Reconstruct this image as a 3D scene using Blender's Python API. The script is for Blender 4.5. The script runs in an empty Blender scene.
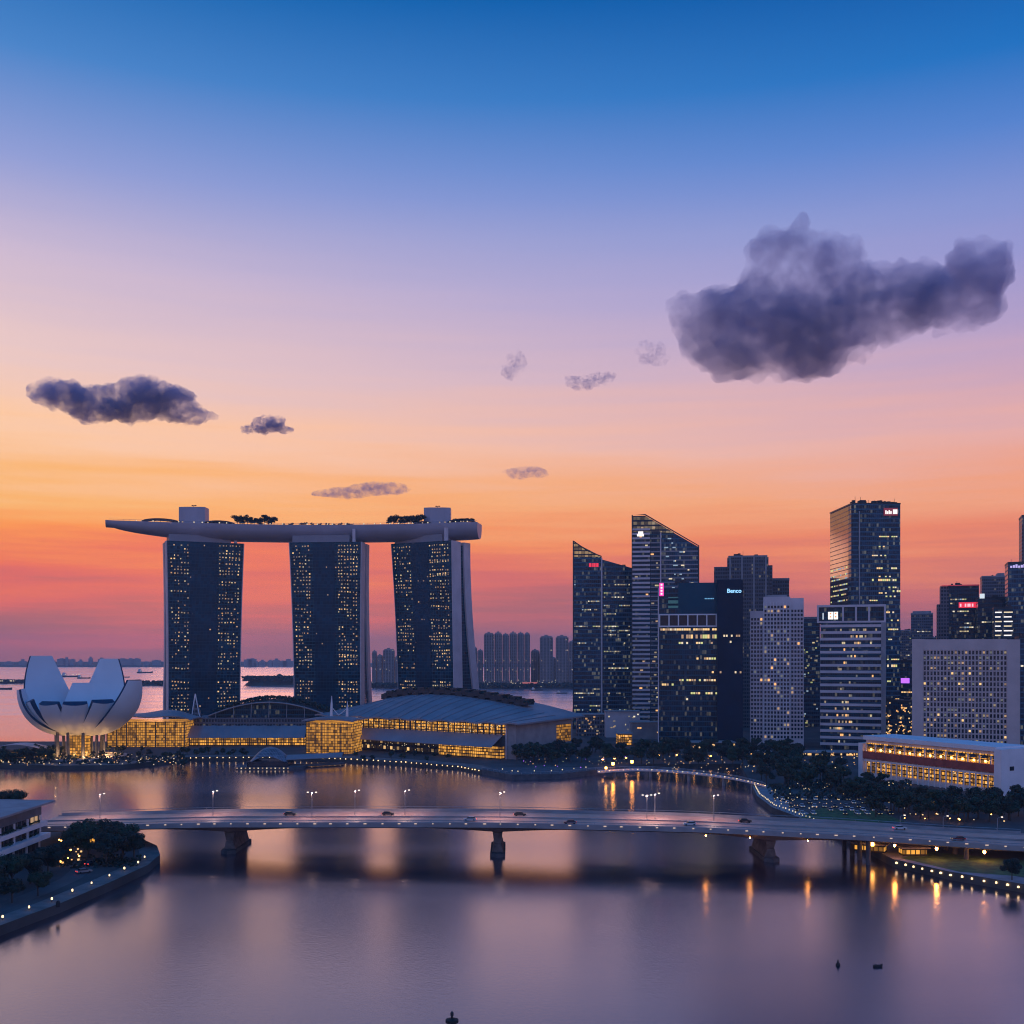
import bpy, bmesh, math, random
from math import radians as R, sin, cos, pi, sqrt
from mathutils import Vector, Matrix, noise as mnoise

# ------------------------------------------------------------------ camera, sky, light
S = bpy.context.scene
COL = S.collection
F, HZ, CAMZ = 1077.0, 655.0, 70.0          # focal length in px, horizon row, eye height

cam_d = bpy.data.cameras.new("camera")
cam = bpy.data.objects.new("camera", cam_d)
COL.objects.link(cam)
cam.location = (0, 0, CAMZ)
cam.rotation_euler = (R(90), 0, 0)
cam_d.sensor_width = 36
cam_d.lens = 36 * F / 1024
cam_d.shift_y = (HZ - 512) / 1024
cam_d.clip_start = 1
cam_d.clip_end = 40000
S.camera = cam

S.view_settings.view_transform = 'Standard'
S.view_settings.look = 'None'
S.view_settings.gamma = 1
S.view_settings.exposure = 0
S.render.engine = 'CYCLES'
cy = S.cycles
cy.use_denoising = True
cy.filter_width = 1.1
cy.max_bounces = 5
cy.diffuse_bounces = 2
cy.glossy_bounces = 3
cy.transparent_max_bounces = 12
cy.volume_bounces = 1
cy.sample_clamp_indirect = 4.0
cy.use_light_tree = True
cy.caustics_reflective = False


def srgb(r, g, b):
    def f(c):
        c /= 255.0
        return c / 12.92 if c <= 0.04045 else ((c + 0.055) / 1.055) ** 2.4
    return (f(r), f(g), f(b), 1)


W = bpy.data.worlds.new("World")
S.world = W
W.use_nodes = True
nt = W.node_tree
nt.nodes.clear()
L = nt.links


def wn(t, **kw):
    n = nt.nodes.new(t)
    for k, v in kw.items():
        setattr(n, k, v)
    return n


def wmath(op, a, b=None, clamp=False):
    n = wn('ShaderNodeMath', operation=op, use_clamp=clamp)
    for i, v in enumerate((a, b)):
        if v is None:
            continue
        if isinstance(v, (int, float)):
            n.inputs[i].default_value = v
        else:
            L.new(v, n.inputs[i])
    return n.outputs[0]


tc = wn('ShaderNodeTexCoord')
sep = wn('ShaderNodeSeparateXYZ')
L.new(tc.outputs['Generated'], sep.inputs[0])
# thin horizontal streaks of high cloud disturb the height a little
mp = wn('ShaderNodeMapping')
mp.inputs['Scale'].default_value = (1.7, 1.7, 30)
L.new(tc.outputs['Generated'], mp.inputs[0])
nz = wn('ShaderNodeTexNoise')
nz.inputs['Scale'].default_value = 1.6
nz.inputs['Detail'].default_value = 5
nz.inputs['Roughness'].default_value = 0.55
L.new(mp.outputs[0], nz.inputs['Vector'])
dz = wmath('MULTIPLY', wmath('SUBTRACT', nz.outputs['Fac'], 0.5), 0.17)
low = wmath('SUBTRACT', 1.0, wmath('MULTIPLY', sep.outputs['Z'], 2.6), True)
dz = wmath('MULTIPLY', dz, low)
hgt = wmath('MULTIPLY', wmath('ADD', sep.outputs['Z'], dz), 1 / 0.6, True)


def ramp(stops):
    r = wn('ShaderNodeValToRGB')
    r.color_ramp.interpolation = 'EASE' if False else 'LINEAR'
    el = r.color_ramp.elements
    while len(el) < len(stops):
        el.new(0.5)
    for e, (y, c) in zip(el, sorted(stops, key=lambda s: -s[0])):
        t = (HZ - y) / F
        e.position = max(0, min(1, t / sqrt(1 + t * t) / 0.6))
        e.color = srgb(*c)
    L.new(hgt, r.inputs[0])
    return r.outputs[0]


# rows of the photograph -> colours of the sky at that height (left and right of the view)
RL = ramp([(656, (160, 98, 102)), (625, (188, 100, 100)), (600, (226, 102, 94)), (575, (240, 112, 84)),
           (545, (254, 150, 74)), (505, (252, 182, 108)), (450, (253, 202, 164)), (370, (234, 200, 196)),
           (290, (206, 186, 208)), (200, (146, 158, 212)), (100, (74, 132, 200)), (0, (8, 104, 178))])
RR = ramp([(656, (150, 96, 112)), (625, (172, 102, 114)), (598, (198, 108, 112)), (552, (236, 134, 104)),
           (505, (242, 160, 126)), (445, (230, 172, 168)), (380, (192, 162, 194)), (300, (152, 150, 206)),
           (240, (130, 146, 208)), (170, (80, 128, 204)), (100, (22, 110, 190)), (0, (0, 84, 164))])
RB = ramp([(656, (192, 166, 192)), (600, (204, 172, 198)), (500, (182, 168, 210)), (300, (120, 156, 222)),
           (100, (62, 138, 220)), (0, (28, 120, 212))])
side = wmath('ADD', wmath('MULTIPLY', sep.outputs['X'], 1.15), 0.5, True)
m1 = wn('ShaderNodeMix', data_type='RGBA')
L.new(side, m1.inputs['Factor'])
L.new(RL, m1.inputs['A'])
L.new(RR, m1.inputs['B'])
back = wmath('ADD', wmath('MULTIPLY', sep.outputs['Y'], -1.1), 0.55, True)
m2 = wn('ShaderNodeMix', data_type='RGBA')
L.new(back, m2.inputs['Factor'])
L.new(m1.outputs['Result'], m2.inputs['A'])
L.new(RB, m2.inputs['B'])
bg = wn('ShaderNodeBackground')
L.new(m2.outputs['Result'], bg.inputs[0])
bg.inputs[1].default_value = 1.03
sky = wn('ShaderNodeTexSky', sky_type='NISHITA')
sky.sun_disc = False
sky.sun_elevation = R(1.0)
sky.sun_rotation = R(-14)
bg2 = wn('ShaderNodeBackground')
L.new(sky.outputs[0], bg2.inputs[0])
bg2.inputs[1].default_value = 0.006
add = wn('ShaderNodeAddShader')
L.new(bg.outputs[0], add.inputs[0])
L.new(bg2.outputs[0], add.inputs[1])
out = wn('ShaderNodeOutputWorld')
L.new(add.outputs[0], out.inputs[0])

sun_d = bpy.data.lights.new("sun", 'SUN')
sun_d.energy = 0.06
sun_d.angle = R(10)
sun_d.color = (1, 0.5, 0.28)
sun = bpy.data.objects.new("sun", sun_d)
COL.objects.link(sun)
sun.rotation_euler = Vector((sin(R(14)), -cos(R(14)), -0.03)).to_track_quat('-Z', 'Y').to_euler()

random.seed(7)
rnd = random.random
uni = random.uniform

# ------------------------------------------------------------------ picture <-> place


def X(px, d):
    return (px - 512) / F * d


def Z(py, d):
    return CAMZ - (py - HZ) / F * d


def D(py, z=0.0):
    return F * (CAMZ - z) / (py - HZ)


def G(px, py, z=0.0):
    d = D(py, z)
    return (X(px, d), d)


# ------------------------------------------------------------------ materials
def newmat(name):
    m = bpy.data.materials.new(name)
    m.use_nodes = True
    return m, m.node_tree, m.node_tree.nodes['Principled BSDF']


def col4(c):
    return (c[0], c[1], c[2], 1)


def mat(name, c, rough=0.6, metal=0.0, var=0.25, scale=0.25, spec=0.5):
    m, t, b = newmat(name)
    b.inputs['Roughness'].default_value = rough
    b.inputs['Metallic'].default_value = metal
    b.inputs['Specular IOR Level'].default_value = spec
    co = t.nodes.new('ShaderNodeTexCoord')
    n = t.nodes.new('ShaderNodeTexNoise')
    n.inputs['Scale'].default_value = scale
    n.inputs['Detail'].default_value = 4
    t.links.new(co.outputs['Object'], n.inputs['Vector'])
    r = t.nodes.new('ShaderNodeValToRGB')
    r.color_ramp.elements[0].position = 0.3
    r.color_ramp.elements[1].position = 0.7
    r.color_ramp.elements[0].color = col4([v * (1 - var) for v in c])
    r.color_ramp.elements[1].color = col4([min(1, v * (1 + var)) for v in c])
    t.links.new(n.outputs['Fac'], r.inputs[0])
    t.links.new(r.outputs[0], b.inputs['Base Color'])
    return m


def emis(name, c, s, sample=False):
    m, t, b = newmat(name)
    b.inputs['Base Color'].default_value = (0.1, 0.1, 0.1, 1)
    b.inputs['Emission Color'].default_value = col4(c)
    b.inputs['Emission Strength'].default_value = s
    m.cycles.emission_sampling = 'AUTO' if sample else 'NONE'
    return m


def mnode(t, op, a, b=None, clamp=False):
    n = t.nodes.new('ShaderNodeMath')
    n.operation = op
    n.use_clamp = clamp
    for i, v in enumerate((a, b)):
        if v is None:
            continue
        if isinstance(v, (int, float)):
            n.inputs[i].default_value = v
        else:
            t.links.new(v, n.inputs[i])
    return n.outputs[0]


def panes(name, c, frame, fh=3.6, mw=1.8, rough=0.12, band=0.22, mul=0.08, var=0.5, lit=None, lits=1.5, litp=0.0, spec=0.18):
    """a curtain wall: floors, mullions and panes that differ a little; with lit = rooms that shine"""
    m, t, b = newmat(name)
    co = t.nodes.new('ShaderNodeTexCoord')
    se = t.nodes.new('ShaderNodeSeparateXYZ')
    t.links.new(co.outputs['Object'], se.inputs[0])
    u = mnode(t, 'ADD', mnode(t, 'ADD', se.outputs[0], se.outputs[1]), 1000.0)
    fu = mnode(t, 'MULTIPLY', u, 1 / mw)
    fz = mnode(t, 'MULTIPLY', mnode(t, 'ADD', se.outputs[2], 100.0), 1 / fh)
    iu, iz = mnode(t, 'FLOOR', fu), mnode(t, 'FLOOR', fz)
    ru, rz = mnode(t, 'FRACT', fu), mnode(t, 'FRACT', fz)
    fr = mnode(t, 'MAXIMUM', mnode(t, 'LESS_THAN', ru, mul), mnode(t, 'LESS_THAN', rz, band))
    cb = t.nodes.new('ShaderNodeCombineXYZ')
    t.links.new(iu, cb.inputs[0])
    t.links.new(iz, cb.inputs[1])
    w = t.nodes.new('ShaderNodeTexWhiteNoise')
    w.noise_dimensions = '2D'
    t.links.new(cb.outputs[0], w.inputs['Vector'])
    r = t.nodes.new('ShaderNodeValToRGB')
    r.color_ramp.elements[0].color = col4([v * (1 - var) for v in c])
    r.color_ramp.elements[1].color = col4([v * (1 + var) for v in c])
    t.links.new(w.outputs['Value'], r.inputs[0])
    mx = t.nodes.new('ShaderNodeMix')
    mx.data_type = 'RGBA'
    t.links.new(fr, mx.inputs['Factor'])
    t.links.new(r.outputs[0], mx.inputs['A'])
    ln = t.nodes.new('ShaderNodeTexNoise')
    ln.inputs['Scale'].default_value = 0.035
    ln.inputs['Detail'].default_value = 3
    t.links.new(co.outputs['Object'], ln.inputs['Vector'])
    hv = t.nodes.new('ShaderNodeHueSaturation')  # broad lighter and darker patches painted into the glass as uneven sky reflections
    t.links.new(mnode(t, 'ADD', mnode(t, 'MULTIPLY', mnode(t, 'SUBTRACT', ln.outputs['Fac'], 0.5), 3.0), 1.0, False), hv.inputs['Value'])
    t.links.new(r.outputs[0], hv.inputs['Color'])
    t.links.new(hv.outputs[0], mx.inputs['A'])
    mx.inputs['B'].default_value = col4(frame)
    t.links.new(mx.outputs['Result'], b.inputs['Base Color'])
    t.links.new(mnode(t, 'ADD', mnode(t, 'MULTIPLY', fr, 0.4), rough), b.inputs['Roughness'])
    b.inputs['Specular IOR Level'].default_value = spec
    if lit:
        e = t.nodes.new('ShaderNodeValToRGB')
        e.color_ramp.elements[0].color = col4([v * (0.25 if litp < 0.5 else 0.015) for v in lit])
        e.color_ramp.elements[1].color = col4(lit)
        e.color_ramp.elements[0].position = litp
        e.color_ramp.elements[1].position = min(1, litp + 0.4)
        t.links.new(w.outputs['Value'], e.inputs[0])
        t.links.new(e.outputs[0], b.inputs['Emission Color'])
        t.links.new(mnode(t, 'MULTIPLY', mnode(t, 'SUBTRACT', 1.0, fr), mnode(t, 'MULTIPLY', mnode(t, 'ADD', mnode(t, 'MULTIPLY', ln.outputs['Fac'], 3.2), -0.6, True), lits)), b.inputs['Emission Strength'])
        m.cycles.emission_sampling = 'NONE'
    return m


M = {}
M['white'] = mat('white_paint', (0.80, 0.74, 0.74), 0.6, 0, 0.08, 0.12)
M['shell'] = mat('pale_shell', (0.68, 0.68, 0.70), 0.5, 0, 0.06, 0.05)
M['lilac'] = mat('pale_concrete', (0.66, 0.55, 0.55), 0.7, 0, 0.12, 0.08)
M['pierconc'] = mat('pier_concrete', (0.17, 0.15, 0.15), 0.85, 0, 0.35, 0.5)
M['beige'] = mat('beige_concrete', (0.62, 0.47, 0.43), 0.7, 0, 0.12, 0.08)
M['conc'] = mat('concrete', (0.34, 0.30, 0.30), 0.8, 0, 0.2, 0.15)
M['dconc'] = mat('dark_concrete', (0.09, 0.09, 0.10), 0.85, 0, 0.3, 0.3)
M['steel'] = mat('steel', (0.30, 0.31, 0.33), 0.45, 0.4, 0.15, 0.5)
M['hull'] = mat('hull_panels', (0.36, 0.34, 0.40), 0.45, 0.15, 0.1, 0.05)
M['roofmetal'] = mat('roof_metal', (0.27, 0.24, 0.26), 0.55, 0.1, 0.14, 0.06)
M['darkmetal'] = mat('dark_metal', (0.035, 0.037, 0.042), 0.5, 0.3, 0.3, 0.5)
M['black'] = mat('black_rubber', (0.015, 0.015, 0.016), 0.7)
M['asphalt'] = mat('asphalt', (0.075, 0.07, 0.072), 0.75, 0, 0.25, 0.1)
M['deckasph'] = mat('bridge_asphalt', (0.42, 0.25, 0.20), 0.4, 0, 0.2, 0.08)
M['paving'] = mat('paving', (0.17, 0.14, 0.13), 0.8, 0, 0.3, 0.3)
M['paving2'] = mat('pale_paving', (0.26, 0.24, 0.25), 0.75, 0, 0.25, 0.3)
M['grass'] = mat('grass', (0.05, 0.105, 0.03), 0.9, 0, 0.5, 0.4)
M['land'] = mat('land', (0.06, 0.06, 0.06), 0.9, 0, 0.4, 0.05)
M['leaf'] = mat('leaf', (0.016, 0.042, 0.016), 0.7, 0, 0.6, 0.6)
M['leaf2'] = mat('leaf_dark', (0.011, 0.024, 0.014), 0.7, 0, 0.6, 0.6)
M['leaf3'] = mat('leaf_olive', (0.022, 0.034, 0.015), 0.7, 0, 0.6, 0.6)
M['bark'] = mat('bark', (0.07, 0.055, 0.045), 0.9)
M['forest'] = mat('forest', (0.03, 0.045, 0.035), 0.9, 0, 0.5, 0.05)
M['redband'] = mat('red_brick_band', (0.34, 0.07, 0.05), 0.8, 0, 0.25, 0.4)
M['paintline'] = mat('road_paint', (0.7, 0.7, 0.68), 0.6)
M['gold'] = panes('golden_glass', (0.10, 0.07, 0.03), (0.05, 0.035, 0.02), 1.9, 1.5, 0.2, 0.2, 0.14, 0.3, (1.0, 0.42, 0.05), 0.72, 0.15)
M['gold2'] = panes('golden_shopfront', (0.10, 0.07, 0.03), (0.04, 0.03, 0.02), 2.0, 1.6, 0.25, 0.3, 0.22, 0.4, (1.0, 0.44, 0.06), 1.1, 0.3)
M['shop'] = panes('dim_shopfront', (0.03, 0.028, 0.03), (0.02, 0.02, 0.022), 4, 3.1, 0.25, 0.45, 0.3, 0.4, (1.0, 0.6, 0.22), 1.1, 0.62)
M['tealglass'] = panes('teal_glass', (0.002, 0.038, 0.062), (0.018, 0.085, 0.115), 3.1, 2.9, 0.16, 0.2, 0.1, 0.5)
M['plainteal'] = panes('plain_teal_glass', (0.002, 0.038, 0.068), (0.006, 0.048, 0.078), 3.1, 2.9, 0.18, 0.12, 0.06, 0.2)
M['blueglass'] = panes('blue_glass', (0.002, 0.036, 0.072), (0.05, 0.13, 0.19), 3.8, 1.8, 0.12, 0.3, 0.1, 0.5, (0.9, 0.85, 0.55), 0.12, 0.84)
M['darkglass'] = panes('dark_glass', (0.001, 0.026, 0.050), (0.012, 0.07, 0.11), 3.8, 1.6, 0.12, 0.25, 0.1, 0.5, (0.9, 0.8, 0.5), 0.09, 0.86)
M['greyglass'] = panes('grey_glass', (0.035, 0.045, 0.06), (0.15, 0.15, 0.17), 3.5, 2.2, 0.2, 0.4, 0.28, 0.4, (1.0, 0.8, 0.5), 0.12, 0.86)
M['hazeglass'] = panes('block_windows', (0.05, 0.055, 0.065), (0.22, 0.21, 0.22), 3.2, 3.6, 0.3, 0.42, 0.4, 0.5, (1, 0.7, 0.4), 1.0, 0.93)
M['mirror'] = panes('mirror_glass', (0.10, 0.09, 0.10), (0.09, 0.085, 0.09), 3.8, 1.8, 0.08, 0.18, 0.06, 0.3, spec=1.0)
M['mirror'].node_tree.nodes['Principled BSDF'].inputs['Metallic'].default_value = 0.35
M['curtain'] = mat('curtained_window', (0.14, 0.13, 0.15), 0.4)
M['curtain2'] = mat('half_curtained_window', (0.06, 0.06, 0.075), 0.3)
M['skyglass'] = mat('skylight_glass', (0.012, 0.04, 0.085), 0.4, 0, 0.1, 0.2, 0.1)
M['window'] = mat('window_glass', (0.010, 0.020, 0.032), 0.15, 0, 0.4, 0.4, 0.3)
M['domeglass'] = panes('dome_glass', (0.16, 0.17, 0.20), (0.30, 0.30, 0.33), 2.0, 2.0, 0.3, 0.1, 0.12, 0.3)
M['warm1'] = emis('warm_light', (1.0, 0.62, 0.24), 1.1)
M['warm2'] = emis('amber_light', (1.0, 0.48, 0.14), 1.2)
M['warm3'] = emis('pale_light', (1.0, 0.80, 0.50), 0.9)
M['warm4'] = emis('dim_room_light', (0.9, 0.55, 0.28), 0.5)
M['green1'] = emis('greenish_light', (0.85, 0.85, 0.30), 0.8)
M['cool1'] = emis('cool_room_light', (0.55, 0.75, 0.95), 0.45)
M['lampw'] = emis('white_lamp', (1.0, 0.66, 0.32), 2.6, True)
M['lampo'] = emis('orange_lamp', (1.0, 0.42, 0.08), 14, True)
M['lampo2'] = emis('orange_glow', (1.0, 0.36, 0.05), 34, True)
M['uplamp'] = emis('uplight_lamp', (1.0, 0.58, 0.2), 12, True)
M['lampo3'] = emis('orange_bridge_lamp', (1.0, 0.36, 0.06), 110, True)
M['lamps'] = emis('street_lamp_light', (1.0, 0.84, 0.70), 2)
M['railw'] = emis('parapet_light', (1.0, 0.72, 0.58), 0.62)
M['tail'] = emis('tail_light', (1, 0.05, 0.03), 3)
M['signred'] = emis('red_sign', (1.0, 0.03, 0.06), 0.9)
M['signpink'] = emis('pink_sign', (1.0, 0.05, 0.42), 1.3)
M['signblue'] = emis('blue_sign', (0.30, 0.66, 1.0), 1.5)
M['signwhite'] = emis('white_sign', (1.0, 0.92, 0.88), 1.2)
M['signorange'] = emis('orange_sign', (1.0, 0.30, 0.08), 1.2)
M['signpurple'] = emis('purple_sign', (0.45, 0.12, 1.0), 1.6)
M['car_w'] = mat('car_white', (0.55, 0.55, 0.56), 0.35)
M['car_d'] = mat('car_dark', (0.03, 0.03, 0.035), 0.3)
M['car_r'] = mat('car_red', (0.25, 0.03, 0.03), 0.35)
M['car_s'] = mat('car_silver', (0.30, 0.31, 0.33), 0.3, 0.4)
HOTEL = ['warm1', 'city1', 'warm4', 'warm4', 'city2', 'city2', 'warm5', 'warm5', 'warm5', 'amber', 'amber']
M['amber'] = emis('amber_room_light', (1.0, 0.52, 0.18), 0.55)
M['warm5'] = emis('faint_room_light', (0.8, 0.5, 0.3), 0.28)
M['city1'] = emis('city_room_light', (1.0, 0.80, 0.42), 0.62)
M['city2'] = emis('city_dim_light', (0.95, 0.72, 0.40), 0.30)
M['city3'] = emis('city_green_light', (0.80, 0.85, 0.30), 0.42)
M['city4'] = emis('city_faint_light', (0.75, 0.75, 0.62), 0.16)
M['city5'] = emis('city_bright_light', (1.0, 0.88, 0.62), 0.95)
WARM = ['warm1', 'warm1', 'warm2', 'warm3', 'warm4', 'warm4']
COOL = ['city1', 'city2', 'city2', 'city3', 'city4', 'city4', 'city5', 'cool1']
PINKW = ['city1', 'city2', 'city2', 'warm4', 'city4', 'warm2']


# ------------------------------------------------------------------ mesh helpers
class MB:
    def __init__(s):
        s.v, s.f, s.m, s.mats = [], [], [], []

    def mi(s, m):
        if m is None:
            return 0
        if m not in s.mats:
            s.mats.append(m)
        return s.mats.index(m)

    def face(s, pts, m=None):
        i = len(s.v)
        s.v.extend([tuple(p) for p in pts])
        s.f.append(tuple(range(i, i + len(pts))))
        s.m.append(s.mi(m))

    def hexa(s, p, m=None):                         # 8 corners: bottom ring, top ring
        i = len(s.v)
        s.v.extend([tuple(q) for q in p])
        k = s.mi(m)
        for f in ((3, 2, 1, 0), (4, 5, 6, 7), (0, 1, 5, 4), (1, 2, 6, 5), (2, 3, 7, 6), (3, 0, 4, 7)):
            s.f.append(tuple(i + a for a in f))
            s.m.append(k)

    def box(s, x0, x1, y0, y1, z0, z1, m=None):
        s.hexa([(x0, y0, z0), (x1, y0, z0), (x1, y1, z0), (x0, y1, z0), (x0, y0, z1), (x1, y0, z1), (x1, y1, z1), (x0, y1, z1)], m)
        return s

    def prism(s, poly, z0, z1, m=None):             # poly ccw; z may be lists
        n = len(poly)
        za = z0 if isinstance(z0, (list, tuple)) else [z0] * n
        zb = z1 if isinstance(z1, (list, tuple)) else [z1] * n
        i = len(s.v)
        s.v.extend([(p[0], p[1], z) for p, z in zip(poly, za)] + [(p[0], p[1], z) for p, z in zip(poly, zb)])
        k = s.mi(m)
        s.f.append(tuple(i + a for a in reversed(range(n))))
        s.f.append(tuple(i + n + a for a in range(n)))
        s.m += [k, k]
        for a in range(n):
            b = (a + 1) % n
            s.f.append((i + a, i + b, i + n + b, i + n + a))
            s.m.append(k)
        return s

    def tube(s, pts, r, n=8, m=None):
        pts = [Vector(p) for p in pts]
        rr = r if isinstance(r, (list, tuple)) else [r] * len(pts)
        k = s.mi(m)
        i = len(s.v)
        for a, p in enumerate(pts):
            t = (pts[min(a + 1, len(pts) - 1)] - pts[max(a - 1, 0)]).normalized()
            up = Vector((0, 0, 1)) if abs(t.z) < 0.9 else Vector((1, 0, 0))
            e1 = t.cross(up).normalized()
            e2 = t.cross(e1)
            for b in range(n):
                an = 2 * pi * b / n
                q = p + (e1 * cos(an) + e2 * sin(an)) * rr[a]
                s.v.append(tuple(q))
        for a in range(len(pts) - 1):
            for b in range(n):
                c = (b + 1) % n
                s.f.append((i + a * n + b, i + a * n + c, i + (a + 1) * n + c, i + (a + 1) * n + b))
                s.m.append(k)
        s.f.append(tuple(i + b for b in reversed(range(n))))
        s.f.append(tuple(i + (len(pts) - 1) * n + b for b in range(n)))
        s.m += [k, k]
        return s

    def lathe(s, prof, n=16, cx=0, cy_=0, m=None):
        i = len(s.v)
        k = s.mi(m)
        for (r, z) in prof:
            for b in range(n):
                a = 2 * pi * b / n
                s.v.append((cx + r * cos(a), cy_ + r * sin(a), z))
        for a in range(len(prof) - 1):
            for b in range(n):
                c = (b + 1) % n
                s.f.append((i + a * n + b, i + a * n + c, i + (a + 1) * n + c, i + (a + 1) * n + b))
                s.m.append(k)
        s.f.append(tuple(i + b for b in reversed(range(n))))
        s.f.append(tuple(i + (len(prof) - 1) * n + b for b in range(n)))
        s.m += [k, k]
        return s

    def sheet(s, P, nu, nv, m=None, thick=None):    # P(i/nu, j/nv) -> point; closed slab when thick given
        k = s.mi(m)
        i = len(s.v)
        for a in range(nu + 1):
            for b in range(nv + 1):
                s.v.append(tuple(P(a / nu, b / nv)))
        w = nv + 1
        q = [(i + a * w + b, i + (a + 1) * w + b, i + (a + 1) * w + b + 1, i + a * w + b + 1) for a in range(nu) for b in range(nv)]
        s.f += q
        s.m += [k] * len(q)
        if thick:
            o = len(s.v) - i
            s.v += [(x, y, z - thick) for x, y, z in s.v[i:i + o]]
            q2 = [tuple(e + o for e in reversed(f)) for f in q]
            rim = [i + a * w for a in range(nu)] + [i + nu * w + b for b in range(nv)] + \
                  [i + a * w + nv for a in range(nu, 0, -1)] + [i + b for b in range(nv, 0, -1)]
            for a in range(len(rim)):
                b = (a + 1) % len(rim)
                q2.append((rim[b], rim[a], rim[a] + o, rim[b] + o))
            s.f += q2
            s.m += [k] * len(q2)
        return s

    def build(s, name, m=None, parent=None, smooth=False, loc=None):
        me = bpy.data.meshes.new(name)
        me.from_pydata(s.v, [], s.f)
        if s.mats:
            for q in s.mats:
                me.materials.append(M[q] if isinstance(q, str) else q)
            me.polygons.foreach_set('material_index', s.m)
        else:
            me.materials.append(M[m] if isinstance(m, str) else m)
        if smooth:
            me.polygons.foreach_set('use_smooth', [True] * len(me.polygons))
        me.update()
        return link(name, me, parent, loc)


def link(name, data, parent=None, loc=None):
    o = bpy.data.objects.new(name, data)
    COL.objects.link(o)
    if parent is not None:
        o.parent = parent
    if loc:
        o.location = loc
    return o


def tag(o, label, cat, group=None):
    o['label'] = label
    o['category'] = cat
    if group:
        o['group'] = group
    return o


def thing(name, label, cat, loc=(0, 0, 0), rz=0.0, group=None):
    o = link(name, None)
    o.location = loc
    o.rotation_euler = (0, 0, R(rz))
    o.empty_display_size = 0.5
    return tag(o, label, cat, group)


def struct(name, mb, m):
    o = mb.build(name, m)
    o['kind'] = 'structure'
    return o


def copy_tree(o, parent=None):
    c = o.copy()
    COL.objects.link(c)
    c.parent = parent
    for ch in o.children:
        copy_tree(ch, c)
    return c


ORD = ['first', 'second', 'third', 'fourth', 'fifth', 'sixth', 'seventh', 'eighth', 'ninth', 'tenth', 'eleventh', 'twelfth',
       'thirteenth', 'fourteenth', 'fifteenth', 'sixteenth', 'seventeenth', 'eighteenth', 'nineteenth', 'twentieth',
       'twenty-first', 'twenty-second', 'twenty-third', 'twenty-fourth', 'twenty-fifth', 'twenty-sixth', 'twenty-seventh', 'twenty-eighth']


def pane_parts(root, quads, name='lit_window', single=100):
    """quads: (corner list, material). the largest `single` become parts of their own, the rest one part"""
    def area(q):
        a, b, c, d = [Vector(p) for p in q[0]]
        return (b - a).length * (d - a).length
    quads = sorted(quads, key=area, reverse=True)
    for q, m in quads[:single]:
        mb = MB()
        slab(mb, q)
        mb.build(name, m, root)
    if quads[single:]:
        mb = MB()
        for q, m in quads[single:]:
            slab(mb, q, m)
        o = mb.build(name, None, root)
        o['kind'] = 'stuff'


def slab(mb, q, m=None, t=0.12):
    a, b, c, d = [Vector(p) for p in q]
    n = (b - a).cross(d - a).normalized() * t
    mb.hexa([a - n, b - n, c - n, d - n, a, b, c, d], m)


def front(u0, u1, z0, z1, y=-0.1):                 # a pane on a front face (local y = 0, facing -y)
    return [(u0, y, z0), (u1, y, z0), (u1, y, z1), (u0, y, z1)]


def leftside(v0, v1, z0, z1, x):                   # a pane on a left face at local x
    return [(x - 0.1, v1, z0), (x - 0.1, v0, z0), (x - 0.1, v0, z1), (x - 0.1, v1, z1)]


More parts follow.
